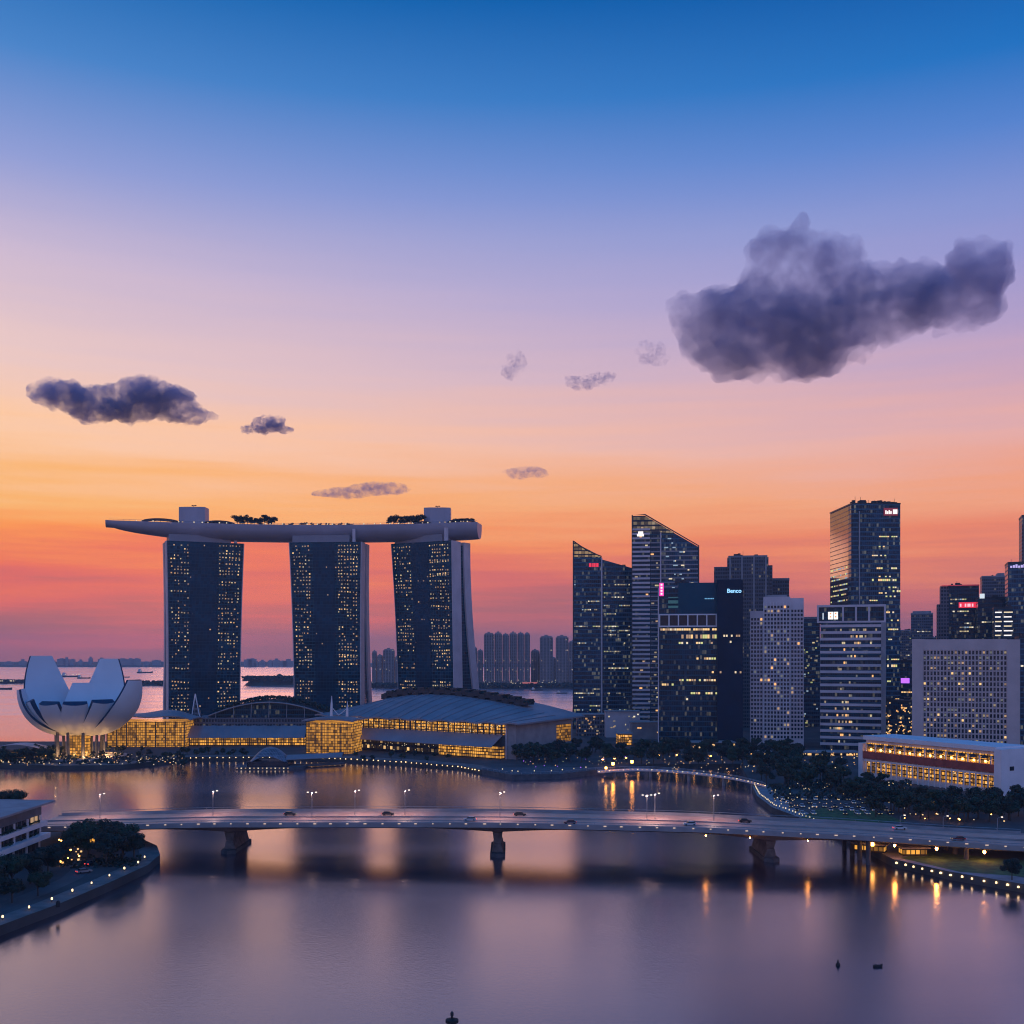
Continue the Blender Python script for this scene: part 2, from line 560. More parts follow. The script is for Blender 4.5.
# ------------------------------------------------------------------ the setting: water, land, far shores, haze
def water_mat():
    m, t, b = newmat('water')
    b.inputs['Base Color'].default_value = (0.012, 0.010, 0.018, 1)
    b.inputs['Specular IOR Level'].default_value = 1.0
    b.inputs['Specular Tint'].default_value = (0.86, 0.92, 1.0, 1)
    b.inputs['IOR'].default_value = 1.52

    co = t.nodes.new('ShaderNodeTexCoord')
    n1 = t.nodes.new('ShaderNodeTexNoise')
    n1.inputs['Scale'].default_value = 0.9
    n1.inputs['Detail'].default_value = 3
    n2 = t.nodes.new('ShaderNodeTexNoise')
    n2.inputs['Scale'].default_value = 0.012
    n2.inputs['Detail'].default_value = 3
    mpp = t.nodes.new('ShaderNodeMapping')
    mpp.inputs['Scale'].default_value = (0.35, 1, 1)
    t.links.new(co.outputs['Object'], mpp.inputs[0])
    t.links.new(co.outputs['Object'], n1.inputs['Vector'])
    t.links.new(mpp.outputs[0], n2.inputs['Vector'])
    bu = t.nodes.new('ShaderNodeBump')
    bu.inputs['Distance'].default_value = 0.10
    bu.inputs['Strength'].default_value = 0.2
    n3 = t.nodes.new('ShaderNodeTexNoise')
    n3.inputs['Scale'].default_value = 3.6
    n3.inputs['Detail'].default_value = 2
    t.links.new(co.outputs['Object'], n3.inputs['Vector'])
    t.links.new(mnode(t, 'ADD', n1.outputs['Fac'], mnode(t, 'MULTIPLY', n3.outputs['Fac'], 0.55)), bu.inputs['Height'])
    t.links.new(bu.outputs[0], b.inputs['Normal'])
    mr = t.nodes.new('ShaderNodeMapRange')
    mr.inputs['From Min'].default_value = 0.35
    mr.inputs['From Max'].default_value = 0.65
    mr.inputs['To Min'].default_value = 0.13
    mr.inputs['To Max'].default_value = 0.21
    t.links.new(n2.outputs['Fac'], mr.inputs['Value'])
    # the open sea beyond the breakwaters is rougher than the sheltered bay
    sp = t.nodes.new('ShaderNodeSeparateXYZ')
    t.links.new(co.outputs['Object'], sp.inputs[0])
    sea = t.nodes.new('ShaderNodeMapRange')
    sea.inputs['From Min'].default_value = 850
    sea.inputs['From Max'].default_value = 1300
    sea.inputs['To Min'].default_value = 0.0
    sea.inputs['To Max'].default_value = 0.07
    t.links.new(sp.outputs['Y'], sea.inputs['Value'])
    ro = mnode(t, 'ADD', mr.outputs[0], sea.outputs[0])
    t.links.new(ro, b.inputs['Roughness'])
    g = t.nodes.new('ShaderNodeBsdfGlossy')
    g.inputs['Color'].default_value = (0.97, 0.89, 0.99, 1)
    t.links.new(ro, g.inputs['Roughness'])
    t.links.new(bu.outputs[0], g.inputs['Normal'])
    lw = t.nodes.new('ShaderNodeLayerWeight')
    lw.inputs['Blend'].default_value = 0.5
    mxs = t.nodes.new('ShaderNodeMixShader')
    t.links.new(mnode(t, 'MULTIPLY', mnode(t, 'POWER', lw.outputs['Facing'], 5.0), 1.2, True), mxs.inputs[0])
    t.links.new(b.outputs[0], mxs.inputs[1])
    t.links.new(g.outputs[0], mxs.inputs[2])
    t.links.new(mxs.outputs[0], t.nodes['Material Output'].inputs['Surface'])
    return m


M['water'] = water_mat()
wb = MB()
wb.face([(-9000, -400, 0), (9000, -400, 0), (9000, 9000, 0), (-9000, 9000, 0)])
struct('water', wb, 'water')

LANDZ = 2.6
main = [(-900, 667)] + [G(*p) for p in [(0, 768), (60, 770), (120, 769), (160, 765), (180, 761), (300, 760), (345, 762), (400, 765),
        (460, 770), (480, 774), (510, 778), (560, 777), (600, 773), (650, 768), (740, 768), (752, 790), (757, 801), (772, 813),
        (800, 824), (835, 837), (856, 847), (893, 867), (950, 880), (1024, 893), (1160, 915)]] + \
    [(400, 250), (4500, 250), (4500, 3000), (180, 3000), (129, 2200), (66, 1190), (-330, 1180), (-300, 840), (-900, 840)]
struct('ground', MB().prism(main, -2, LANDZ), 'land')

bank = [(-500, 200), (X(-60, 250), 235), G(0, 936), G(60, 913), G(110, 891), G(148, 873), G(160, 862), G(157, 853), G(142, 846),
        G(110, 842), G(60, 838), G(0, 818), (-500, 470)]
struct('left_bank', MB().prism(bank, -2, LANDZ), 'land')

# pale walks along the water
def strip(path, w, z, name, m, side=1):
    mb = MB()
    P = [Vector((p[0], p[1], 0)) for p in path]
    off = []
    for i in range(len(P)):
        t = (P[min(i + 1, len(P) - 1)] - P[max(i - 1, 0)]).normalized()
        off.append(P[i] + Vector((-t.y, t.x, 0)) * w * side)
    for i in range(len(P) - 1):
        q = [P[i], P[i + 1], off[i + 1], off[i]]
        if side < 0:
            q = q[::-1]
        mb.face([(p.x, p.y, z) for p in q])
    return struct(name, mb, m)


quay = [G(*p) for p in [(752, 790), (757, 801), (772, 813), (800, 824), (835, 837), (856, 847), (893, 867), (950, 880), (1024, 893), (1160, 915)]]
strip(quay, 9, LANDZ + 0.03, 'path', 'paving2')
bq = [G(*p) for p in [(0, 936), (60, 913), (110, 891), (148, 873), (160, 862), (157, 853), (142, 846)]]
strip(bq, 6.5, LANDZ + 0.03, 'path', 'paving')
rd = [G(-10, 917, 2.6), G(22, 904, 2.6), G(56, 890, 2.6), G(82, 878, 2.6), G(92, 868, 2.6), G(84, 858, 2.6)]
strip(rd, 6, LANDZ + 0.035, 'road', 'asphalt')
prom = [G(*p) for p in [(0, 768), (60, 770), (120, 769), (160, 765), (180, 761), (300, 760), (345, 762), (400, 765), (460, 770), (480, 774)]]
strip(prom, 12, LANDZ + 0.03, 'pavement', 'paving')


def lawn(pts, z=LANDZ + 0.05):
    mb = MB()
    mb.face([(x, y, z) for x, y in pts])
    return struct('lawn', mb, 'grass')


lawn([G(x, y, 2.6) for x, y in [(800, 818), (862, 823), (905, 822), (880, 812), (820, 808)]][::1])
lawn([G(x, y, 2.6) for x, y in [(900, 858), (960, 872), (1040, 878), (1040, 862), (930, 852)]])


def hump(name, cx, cy_, rx, ry, h, m, seed=0, n=48):
    mb = MB()

    def P(a, b):
        an = a * 2 * pi
        r = b
        k = 1 + 0.25 * mnoise.noise(Vector((cos(an) * 1.5 + seed, sin(an) * 1.5, 0)))
        x, y = cx + rx * r * k * cos(an), cy_ + ry * r * k * sin(an)
        z = h * (1 - r ** 3) * (0.75 + 0.5 * mnoise.noise(Vector((x / rx * 4 + seed, y / ry * 3, 1)))) + \
            (0 if r > 0.97 else h * 0.14 * mnoise.noise(Vector((x / 14, y / 14, seed))))
        return (x, y, z if r < 0.98 else -1)
    mb.sheet(P, n, 10)
    return struct(name, mb, m)


# wooded island between the first two towers and far low shores
hump('island', X(272, 2450), 2500, 88, 70, 24, 'forest', 3, 90)
hump('far_shore', X(480, 2500), 2520, 460, 330, 7, 'land', 5, 90)
hump('far_shore', X(60, 6600), 7000, 2600, 700, 18, 'forest', 8, 120)
hump('far_shore', X(560, 6000), 6700, 1800, 500, 20, 'forest', 9, 120)
hump('far_hills', X(0, 8200), 8300, 3600, 400, 20, 'forest', 11, 120)
hump('headland', X(152, 2500), 2480, 46, 40, 9, 'forest', 13, 40)
hump('headland', X(-10, 2600), 2700, 95, 60, 7, 'forest', 14, 40)


def haze():
    m = bpy.data.materials.new('haze')
    m.use_nodes = True
    t = m.node_tree
    t.nodes.clear()
    v = t.nodes.new('ShaderNodeVolumePrincipled')
    v.inputs['Color'].default_value = (0.60, 0.76, 0.92, 1)
    v.inputs['Density'].default_value = 0.00008
    v.inputs['Anisotropy'].default_value = 0.25
    o = t.nodes.new('ShaderNodeOutputMaterial')
    t.links.new(v.outputs[0], o.inputs['Volume'])
    b = MB().box(-9500, 9500, -600, 9600, -5, 236)
    ob = b.build('haze', m)
    ob['kind'] = 'stuff'
    tag(ob, 'thin mauve evening haze over the bay and city', 'haze')
    return ob


haze()


# ------------------------------------------------------------------ clouds
def cloud(label, cat, d, blobs, dens, group=None, seed=0, disp=1.0, thick=0.8, thr=0.42, col=(0.56, 0.61, 0.88)):
    """blobs: (px, py, rx px, ry px) -> lumpy body of vapour at distance d"""
    rs = random.Random(seed)
    k = d / F
    bm = bmesh.new()
    xs = [X(b[0], d) for b in blobs]
    cx = sum(xs) / len(xs)
    cz = sum(Z(b[1], d) for b in blobs) / len(blobs)
    for (px, py, rx, ry) in blobs:
        for q in range(5):
            s = 1 if q == 0 else uni(0.4, 0.65)
            ox, oz = (0, 0) if q == 0 else (rs.uniform(-0.75, 0.75) * rx, rs.uniform(-0.6, 0.6) * ry)
            mtx = Matrix.Translation((X(px, d) + ox * k - cx, rs.uniform(-0.3, 0.3) * rx * k, Z(py, d) - oz * k - cz)) @ \
                Matrix.Diagonal((rx * k * s, (rx + ry) * 0.5 * k * s * thick, ry * k * s, 1))
            bmesh.ops.create_icosphere(bm, subdivisions=3, radius=1, matrix=mtx)
    me = bpy.data.meshes.new('cloud')
    bm.to_mesh(me)
    bm.free()
    o = link('cloud', me, None, (cx, d, cz))
    size = max(b[3] for b in blobs) * k
    rm = o.modifiers.new('remesh', 'REMESH')
    rm.mode = 'VOXEL'
    rm.voxel_size = size / 13
    for nm, sc, st in (('billow', 1.3, 0.55), ('puff', 0.5, 0.35), ('fray', 0.2, 0.34)):
        tx = bpy.data.textures.new(nm, 'CLOUDS')
        tx.noise_scale = size * sc
        tx.noise_depth = 3
        dm = o.modifiers.new(nm, 'DISPLACE')
        dm.texture = tx
        dm.texture_coords = 'LOCAL'
        dm.strength = size * st * disp
        dm.mid_level = 0.55
    rm = o.modifiers.new('close', 'REMESH')
    rm.mode = 'VOXEL'
    rm.voxel_size = size / 26
    m = bpy.data.materials.new('cloud')
    m.use_nodes = True
    t = m.node_tree
    t.nodes.clear()
    co = t.nodes.new('ShaderNodeTexCoord')
    def fractal(sc, det, ro):
        n = t.nodes.new('ShaderNodeTexNoise')
        n.inputs['Scale'].default_value = sc / size
        n.inputs['Detail'].default_value = det
        n.inputs['Roughness'].default_value = ro
        t.links.new(co.outputs['Object'], n.inputs['Vector'])
        return n.outputs['Fac']
    mixn = mnode(t, 'ADD', mnode(t, 'MULTIPLY', fractal(1.1, 3, 0.5), 0.6), mnode(t, 'MULTIPLY', fractal(4.2, 6, 0.62), 0.4))
    dd = mnode(t, 'MULTIPLY', mnode(t, 'SUBTRACT', mixn, thr, True), dens * 9.0 / size)
    v = t.nodes.new('ShaderNodeVolumePrincipled')
    v.inputs['Color'].default_value = col4(col)
    v.inputs['Anisotropy'].default_value = 0.5
    t.links.new(dd, v.inputs['Density'])
    ou = t.nodes.new('ShaderNodeOutputMaterial')
    t.links.new(v.outputs[0], ou.inputs['Volume'])
    me.materials.append(m)
    tag(o, label, cat, group)
    return o


CL = 'clouds in the evening sky'
cloud('large dark blue-grey cumulus with a pink left shoulder, hanging over the business district', 'cloud', 3200,
      [(775, 258, 38, 38), (825, 265, 44, 36), (730, 315, 50, 38), (785, 312, 70, 58), (850, 308, 70, 48), (905, 303, 56, 36),
       (948, 306, 38, 18), (988, 268, 38, 40), (978, 298, 32, 32), (740, 350, 46, 32), (800, 345, 62, 36), (702, 325, 32, 26), (925, 303, 44, 24)], 1.35, CL, 2, thr=0.37)
cloud('flat dark grey cloud with a pink lower rim, floating high over the lotus-shaped museum', 'cloud', 3400,
      [(62, 395, 31, 17), (100, 403, 40, 19), (138, 399, 44, 24), (165, 407, 36, 15), (200, 416, 22, 9)], 1.7, CL, 4, thr=0.395)
cloud('small torn mauve cloud just right of the flat dark cloud', 'cloud', 3400,
      [(267, 424, 18, 9), (283, 430, 13, 4), (252, 429, 11, 4)], 1.4, CL, 5, 1.0, thr=0.42)
cloud('tiny upright grey wisp of cloud near the middle of the sky', 'cloud', 3400, [(516, 362, 13, 13), (511, 373, 9, 8)], 0.6, CL, 6, thr=0.465)
cloud('small slanting mauve wisp of cloud left of the large cloud', 'cloud', 3400, [(584, 383, 18, 8), (601, 378, 12, 7)], 0.6, CL, 7, thr=0.465)
cloud('faint ragged wisp of cloud touching the left of the large cloud', 'cloud', 3400, [(650, 352, 16, 13), (660, 360, 10, 8)], 0.5, CL, 8, thr=0.47)
cloud('long thin orange-brown cloud streak above the middle hotel tower', 'cloud', 3600, [(348, 493, 30, 6), (378, 489, 34, 7)], 0.4, CL, 9, 0.8, thr=0.44)
cloud('short thin mauve cloud streak above the gap beside the third tower', 'cloud', 3600, [(527, 472, 22, 6)], 0.35, CL, 10, 0.8, thr=0.44)

# ------------------------------------------------------------------ trees
def tree_mesh(seed, h, r, nleaf, leaf, shape=1.0):
    rs = random.Random(seed)
    t = MB()
    th = h * 0.34
    bend = rs.uniform(-0.05, 0.05) * h
    t.tube([(0, 0, -0.6), (bend * 0.4, 0, th * 0.5), (bend, 0, th), (bend * 1.3, 0, h * 0.7)], [h * 0.03, h * 0.024, h * 0.02, h * 0.006], 7)
    clumps = []
    for i in range(13):
        a = rs.uniform(0, 2 * pi)
        rr = r * sqrt(rs.random()) * 0.72
        zz = h * rs.uniform(0.42, 0.86) - rr * 0.25
        c = Vector((bend + rr * cos(a), rr * sin(a), zz))
        clumps.append((c, r * rs.uniform(0.26, 0.46)))
        if i < 7:
            t.tube([(bend * 0.8, 0, th * rs.uniform(0.8, 1.1)), tuple(Vector((bend, 0, th)).lerp(c, 0.5) + Vector((0, 0, -0.3))), tuple(c)],
                   [h * 0.013, h * 0.009, h * 0.004], 5)
    c_ = MB()
    for i in range(nleaf):
        c, cr = rs.choice(clumps)
        dv = Vector((rs.gauss(0, 1), rs.gauss(0, 1), rs.gauss(0, 1))).normalized()
        p = c + Vector((dv.x * cr, dv.y * cr, dv.z * cr * 0.72)) * (rs.random() ** 0.4)
        n = (dv + Vector((rs.gauss(0, .5), rs.gauss(0, .5), 0.5 + rs.gauss(0, .4)))).normalized()
        e1 = n.orthogonal().normalized()
        e1.rotate(Matrix.Rotation(rs.uniform(0, 6.28), 3, n))
        e2 = n.cross(e1)
        s = leaf * rs.uniform(0.6, 1.3)
        c_.face([p - e1 * s, p + e2 * s * 0.6, p + e1 * s, p - e2 * s * 0.6])
    return t, c_


def make_proto(seed, h, r, nleaf, leaf, m):
    t, c = tree_mesh(seed, h, r, nleaf, leaf)
    return (t, c, m)


TREEDATA = []
for i in range(7):
    h = 12
    t, c = tree_mesh(20 + i, h, uni(4.8, 6.6), 1500, 0.55)
    tm, cm = bpy.data.meshes.new('trunk'), bpy.data.meshes.new('crown')
    tm.from_pydata(t.v, [], t.f)
    cm.from_pydata(c.v, [], c.f)
    tm.materials.append(M['bark'])
    cm.materials.append(M[['leaf', 'leaf2', 'leaf3'][i % 3]])
    TREEDATA.append((tm, cm))
NEARTREE = []
for i in range(4):
    t, c = tree_mesh(60 + i, 12, uni(6.0, 7.4), 7000, 0.36)
    tm, cm = bpy.data.meshes.new('trunk'), bpy.data.meshes.new('crown')
    tm.from_pydata(t.v, [], t.f)
    cm.from_pydata(c.v, [], c.f)
    tm.materials.append(M['bark'])
    cm.materials.append(M[['leaf', 'leaf2'][i % 2]])
    NEARTREE.append((tm, cm))


def tree(x, y, h, label, group, z=LANDZ, data=None, wide=1.0, name='broadleaf_tree', trunk=True):
    tm, cm = random.choice(data or TREEDATA)
    o = thing(name, label, 'tree', (x, y, z), uni(0, 360), group)
    s = h / 12 * 1.05
    o.scale = (s * wide, s * wide, s)
    link('trunk', tm, o)
    link('crown', cm, o)
    return o


def belt(n, px0, px1, y0, y1, h0, h1, label, group, **kw):
    for i in range(n):
        t = (i + rnd()) / n
        px = px0 + (px1 - px0) * t
        py = y0 + (y1 - y0) * rnd()
        x, y = G(px, py, LANDZ)
        tree(x, y, uni(h0, h1), label, group, **kw)


# ------------------------------------------------------------------ the three hotel towers and the deck on top
TZ = 174.0


def hotel_tower(px, wtop, wbot, psi, label, seed, bands):
    d = 1000
    rs = random.Random(seed)
    root = thing('hotel_tower', label, 'tower', (X(px, d), d, LANDZ), psi, 'hotel towers under the sky deck')
    H = TZ - LANDZ

    def hw(z):
        k = z / H
        return 0.5 * (wbot + (wtop - wbot) * k + 1.6 * (2 * k - 1) ** 2 - 1.0)

    def fy(z):
        return -8.5 * (z / H) ** 1.5

    def ry(z):                                      # inner face of the rear slab splays out towards the ground
        return fy(z) + 16.0 + 26 * (1 - z / H) ** 1.7 + 8.5 * (z / H) ** 1.5 * 0.6
    N = 28
    zs = [H * i / N for i in range(N + 1)]

    def slab_y(f0, th, inset, z0=0, z1=H):
        mb = MB()
        zz = [z0 + (z1 - z0) * i / N for i in range(N + 1)]
        for i in range(N):
            a, b = zz[i], zz[i + 1]
            wa, wb2 = hw(a) - inset, hw(b) - inset
            ya, yb = f0(a), f0(b)
            ta = th(a) if callable(th) else th
            tb = th(b) if callable(th) else th
            mb.face([(-wa, ya, a), (wa, ya, a), (wb2, yb, b), (-wb2, yb, b)])
            mb.face([(wa, ya, a), (wa, ya + ta, a), (wb2, yb + tb, b), (wb2, yb, b)])
            mb.face([(wa, ya + ta, a), (-wa, ya + ta, a), (-wb2, yb + tb, b), (wb2, yb + tb, b)])
            mb.face([(-wa, ya + ta, a), (-wa, ya, a), (-wb2, yb, b), (-wb2, yb + tb, b)])
        a = zz[-1]
        w_, y_ = hw(a) - inset, f0(a)
        t_ = th(a) if callable(th) else th
        mb.face([(-w_, y_, a), (w_, y_, a), (w_, y_ + t_, a), (-w_, y_ + t_, a)])
        return mb
    slab_y(fy, 15, 0.0).build('front_slab', 'lilac', root)
    slab_y(ry, 11, 0.0).build('rear_slab', 'lilac', root)
    slab_y(lambda z: fy(z) + 14.9, lambda z: ry(z) - fy(z) - 14.8, 1.6, 0, H - 3).build('atrium_glass', 'tealglass', root)
    slab_y(lambda z: fy(z) - 0.45, 0.4, 0.9, 0.0, H).build('glass_facade', 'tealglass', root)
    # the plain blue strip in the middle of the front
    mb = MB()
    for i in range(N):
        a, b = zs[i], zs[i + 1]
        wa, wb2 = hw(a), hw(b)
        c0, c1 = bands
        P = lambda w, c, z, o: (-w + 2 * w * c, fy(z) - o, z)
        mb.hexa([P(wa, c0, a, 0.7), P(wa, c1, a, 0.7), P(wa, c1, a, 0.46), P(wa, c0, a, 0.46),
                 P(wb2, c0, b, 0.7), P(wb2, c1, b, 0.7), P(wb2, c1, b, 0.46), P(wb2, c0, b, 0.46)])
    mb.build('plain_strip', 'plainteal', root)
    # set-back crown under the deck
    w = hw(H)
    MB().box(-w + 3, w - 12, fy(H) + 2, fy(H) + 26, H, H + 6.5).build('crown', 'roofmetal', root)
    MB().box(w - 9, w - 6.5, fy(H) + 1, fy(H) + 4, H, H + 12).build('strut', 'lilac', root)
    # lit rooms
    q = []
    nf = 52
    ncol = 24
    dens = [[0.0] * ncol for _ in range(nf)]
    rowp = [rs.choice([0.25, 0.5, 0.75, 0.9]) for _ in range(nf)]
    for f in range(nf):
        z = 4 + f * 3.2
        if f in (13, 14, 15) or f > nf - 1:
            continue
        for c in range(ncol):
            u = (c + 0.5) / ncol
            if u < 0.06 or u > 0.96:
                continue
            mid = bands[0] - 0.02 < u < bands[1] + 0.02
            p = 0.78 * rowp[f]
            if u > bands[1] and (f > 40 or 16 < f < 26):
                p *= 1.5
            if f < 13:
                p *= 1.25
            if u < bands[0] and 33 < f < 38:
                p *= 0.35
            if rs.random() < (0.012 if mid else p):
                wz = hw(z)
                x = -wz + 2 * wz * u
                sx = rs.uniform(0.28, 0.72)
                z += rs.uniform(-0.35, 0.35)
                x += rs.uniform(-0.5, 0.5)
                y = fy(z + 1) - 0.86
                q.append(([(x - sx, y, z), (x + sx, y, z), (x + sx, y - 0.06, z + 1.15), (x - sx, y - 0.06, z + 1.15)], rs.choice(HOTEL)))
    pane_parts(root, q)
    return root


hotel_tower(204.5, 69.5, 65, 23.0, 'dark glass hotel tower with lit rooms, leftmost of the three under the deck', 1, (0.30, 0.66))
hotel_tower(327.5, 68, 63, -5.0, 'dark glass hotel tower with lit rooms, middle one of the three under the deck', 2, (0.33, 0.63))
hotel_tower(426, 67, 62, -29, 'dark glass hotel tower with pale end walls, nearest the city of the three', 3, (0.34, 0.62))

# the boat-shaped deck
DZ = TZ + 2.0
deck_pts = [(X(106, 985), 985), (X(200, 1005), 1005), (X(310, 1014), 1014), (X(420, 1008), 1008), (X(479.5, 1000), 1000)]


def spine(t):
    t = t * (len(deck_pts) - 1)
    i = min(int(t), len(deck_pts) - 2)
    f = t - i
    p = [Vector((a, b, 0)) for a, b in deck_pts]
    p0, p1, p2, p3 = p[max(i - 1, 0)], p[i], p[i + 1], p[min(i + 2, len(p) - 1)]
    return 0.5 * ((2 * p1) + (p2 - p0) * f + (2 * p0 - 5 * p1 + 4 * p2 - p3) * f * f + (3 * p1 - p0 - 3 * p2 + p3) * f ** 3)


deck = thing('sky_deck', 'long boat-shaped roof deck laid across all three hotel towers', 'sky deck', (0, 0, 0))
NS, NA = 60, 14


def deck_sec(t):
    """half width, keel height, gunwale height along the deck; t=0 is the cantilevered bow"""
    bow = min(1, (t / 0.27)) ** 0.55
    stern = min(1, (1 - t) / 0.10 * 0.35 + 0.65)
    w = 19 * max(0.3, bow) * stern
    top = DZ + 14.3 + 2.2 * (abs(t - 0.55) / 0.5) ** 2
    keel = top - 2.0 - 12.6 * max(0.34, min(1, t / 0.24) ** 0.55)
    return w, keel, top


mb = MB()


def hullP(a, b):
    t = a
    w, keel, top = deck_sec(t)
    c = spine(t)
    tg = (spine(min(1, t + 0.01)) - spine(max(0, t - 0.01))).normalized()
    nrm = Vector((-tg.y, tg.x, 0))
    an = pi * b
    s = cos(an)
    y = abs(sin(an)) ** 0.75
    shear = 0
    if t > 0.985:
        shear = -(1 - b) * 0
    p = c + nrm * (s * w)
    return (p.x, p.y, top - (top - keel) * y)


mb.sheet(hullP, NS, NA)
i0 = 0
for a in range(NS):
    A, B = hullP(a / NS, 0), hullP((a + 1) / NS, 0)
    C, E = hullP((a + 1) / NS, 1), hullP(a / NS, 1)
    mb.face([E, C, B, A])
mb.face([hullP(1, b / NA) for b in range(NA + 1)])
mb.face([hullP(0, b / NA) for b in range(NA, -1, -1)])
mb.build('hull', 'hull', deck, True)
# parapet rail along the near gunwale, canopies, lamps
mb, ml = MB(), MB()
for a in range(1, NS):
    A, B = Vector(hullP(a / NS, 1)), Vector(hullP((a + 1) / NS, 1))
    A2, B2 = Vector(hullP(a / NS, 0)), Vector(hullP((a + 1) / NS, 0))
    for p, q in ((A, B), (A2, B2)):
        mb.tube([p + Vector((0, 0, 1.2)), q + Vector((0, 0, 1.2))], 0.12, 4)
        mb.tube([p + Vector((0, 0, -0.2)), p + Vector((0, 0, 1.2))], 0.1, 4)
mb.build('railing', 'steel', deck)
for k in range(46):
    t = 0.05 + 0.93 * (k + rnd() * 0.6) / 46
    if 0.33 < t < 0.36 or rnd() < 0.12:
        continue
    p = Vector(hullP(t, 1)).lerp(Vector(hullP(t, 0)), 0.05)
    mb = MB()
    s = uni(0.35, 0.6)
    mb.box(p.x - s, p.x + s, p.y - 0.3, p.y + 0.3, p.z + 0.4, p.z + 1.3)
    mb.build('deck_light', 'warm3' if rnd() < 0.7 else 'warm4', deck)


def pavilion(t, wpx, label_part):
    c = spine(t)
    w = wpx / F * 1005 / 2
    _, _, top = deck_sec(t)
    mb = MB()
    n = 10
    poly = [(c.x - w, c.y - 6), (c.x - w * 0.5, c.y - 7.6), (c.x + w * 0.5, c.y - 7.6), (c.x + w, c.y - 6), (c.x + w, c.y + 7), (c.x - w, c.y + 7)]
    mb.prism(poly, top - 1, top + 16)
    return mb


pv = pavilion(0.235, 26, '')
pv.build('lift_pavilion', 'hull', deck)
pv = pavilion(0.805, 26.5, '')
pv.build('lift_pavilion', 'hull', deck)
for t in (0.235, 0.805):
    c = spine(t)
    z = deck_sec(t)[2] + 16
    mb = MB()
    mb.tube([(c.x, c.y, z), (c.x, c.y, z + 2.2)], 0.25, 5)
    mb.box(c.x - 2, c.x - 0.3, c.y - 0.3, c.y + 0.3, z + 1.6, z + 2.5)
    mb.box(c.x + 0.5, c.x + 2.4, c.y - 0.3, c.y + 0.3, z + 1.7, z + 2.5)
    mb.build('rooftop_antenna', 'black', deck)


def canopy(t0, t1, h, w0, m='darkmetal'):
    mb = MB()

    def P(a, b):
        t = t0 + (t1 - t0) * a
        w, keel, top = deck_sec(t)
        p = Vector(hullP(t, 1)).lerp(Vector(hullP(t, 0)), 0.12 + w0 * b)
        return (p.x, p.y, top + 1.2 + h * (sin(pi * a) ** 0.6) + 0.5 * sin(pi * b))
    mb.sheet(P, 14, 4, None, 0.6)
    for k in range(7):
        t = k / 6
        p = P(t, 0.1)
        mb.tube([(p[0], p[1], deck_sec(t0 + (t1 - t0) * t)[2] - 0.2), p], 0.2, 5)
    mb.build('canopy', m, deck)


canopy(0.115, 0.205, 2.6, 0.6)
canopy(0.265, 0.335, 2.2, 0.6)
canopy(0.85, 0.975, 2.8, 0.6)
canopy(0.74, 0.79, 1.6, 0.6)
ROOFT = []
for i in range(3):
    t, c = tree_mesh(90 + i, 12, 6.2, 1300, 0.55)
    tm, cm = bpy.data.meshes.new('trunk'), bpy.data.meshes.new('crown')
    tm.from_pydata(t.v, [], t.f)
    cm.from_pydata(c.v, [], c.f)
    tm.materials.append(M['bark'])
    cm.materials.append(M['leaf2'])
    ROOFT.append((tm, cm))


def rooftrees(n, t0, t1, h0, h1, label):
    for k in range(n):
        t = t0 + (t1 - t0) * (k + 0.5 + uni(-.3, .3)) / n
        p = Vector(hullP(t, 1)).lerp(Vector(hullP(t, 0)), uni(0.15, 0.5))
        tree(p.x, p.y, uni(h0, h1), label, 'trees on the sky deck', p.z - 0.1, ROOFT, 1.05, 'deck_tree')


rooftrees(12, 0.335, 0.43, 7.5, 11, 'bushy dark tree in the clump on the deck between first and second towers')
rooftrees(15, 0.44, 0.60, 2.6, 4.2, 'small round shrub-like tree in the thin row along the middle of the deck')
rooftrees(12, 0.675, 0.765, 7.5, 10.5, 'bushy dark tree in the clump on the deck left of the right pavilion')
rooftrees(8, 0.87, 0.965, 4.0, 5.5, 'low dark tree at the right end of the deck beyond the right pavilion')
rooftrees(6, 0.25, 0.33, 3, 4.5, 'low dark tree right beside the left pavilion on the deck')

# ------------------------------------------------------------------ the lotus-shaped museum
MXc, MYc = X(80, 712), 712.0
mus = thing('lotus_museum', 'white lotus-shaped museum with upturned petals standing on columns by the water', 'museum', (MXc, MYc, LANDZ))
ZB = 16.0                                            # lowest point of the bowl over the ground


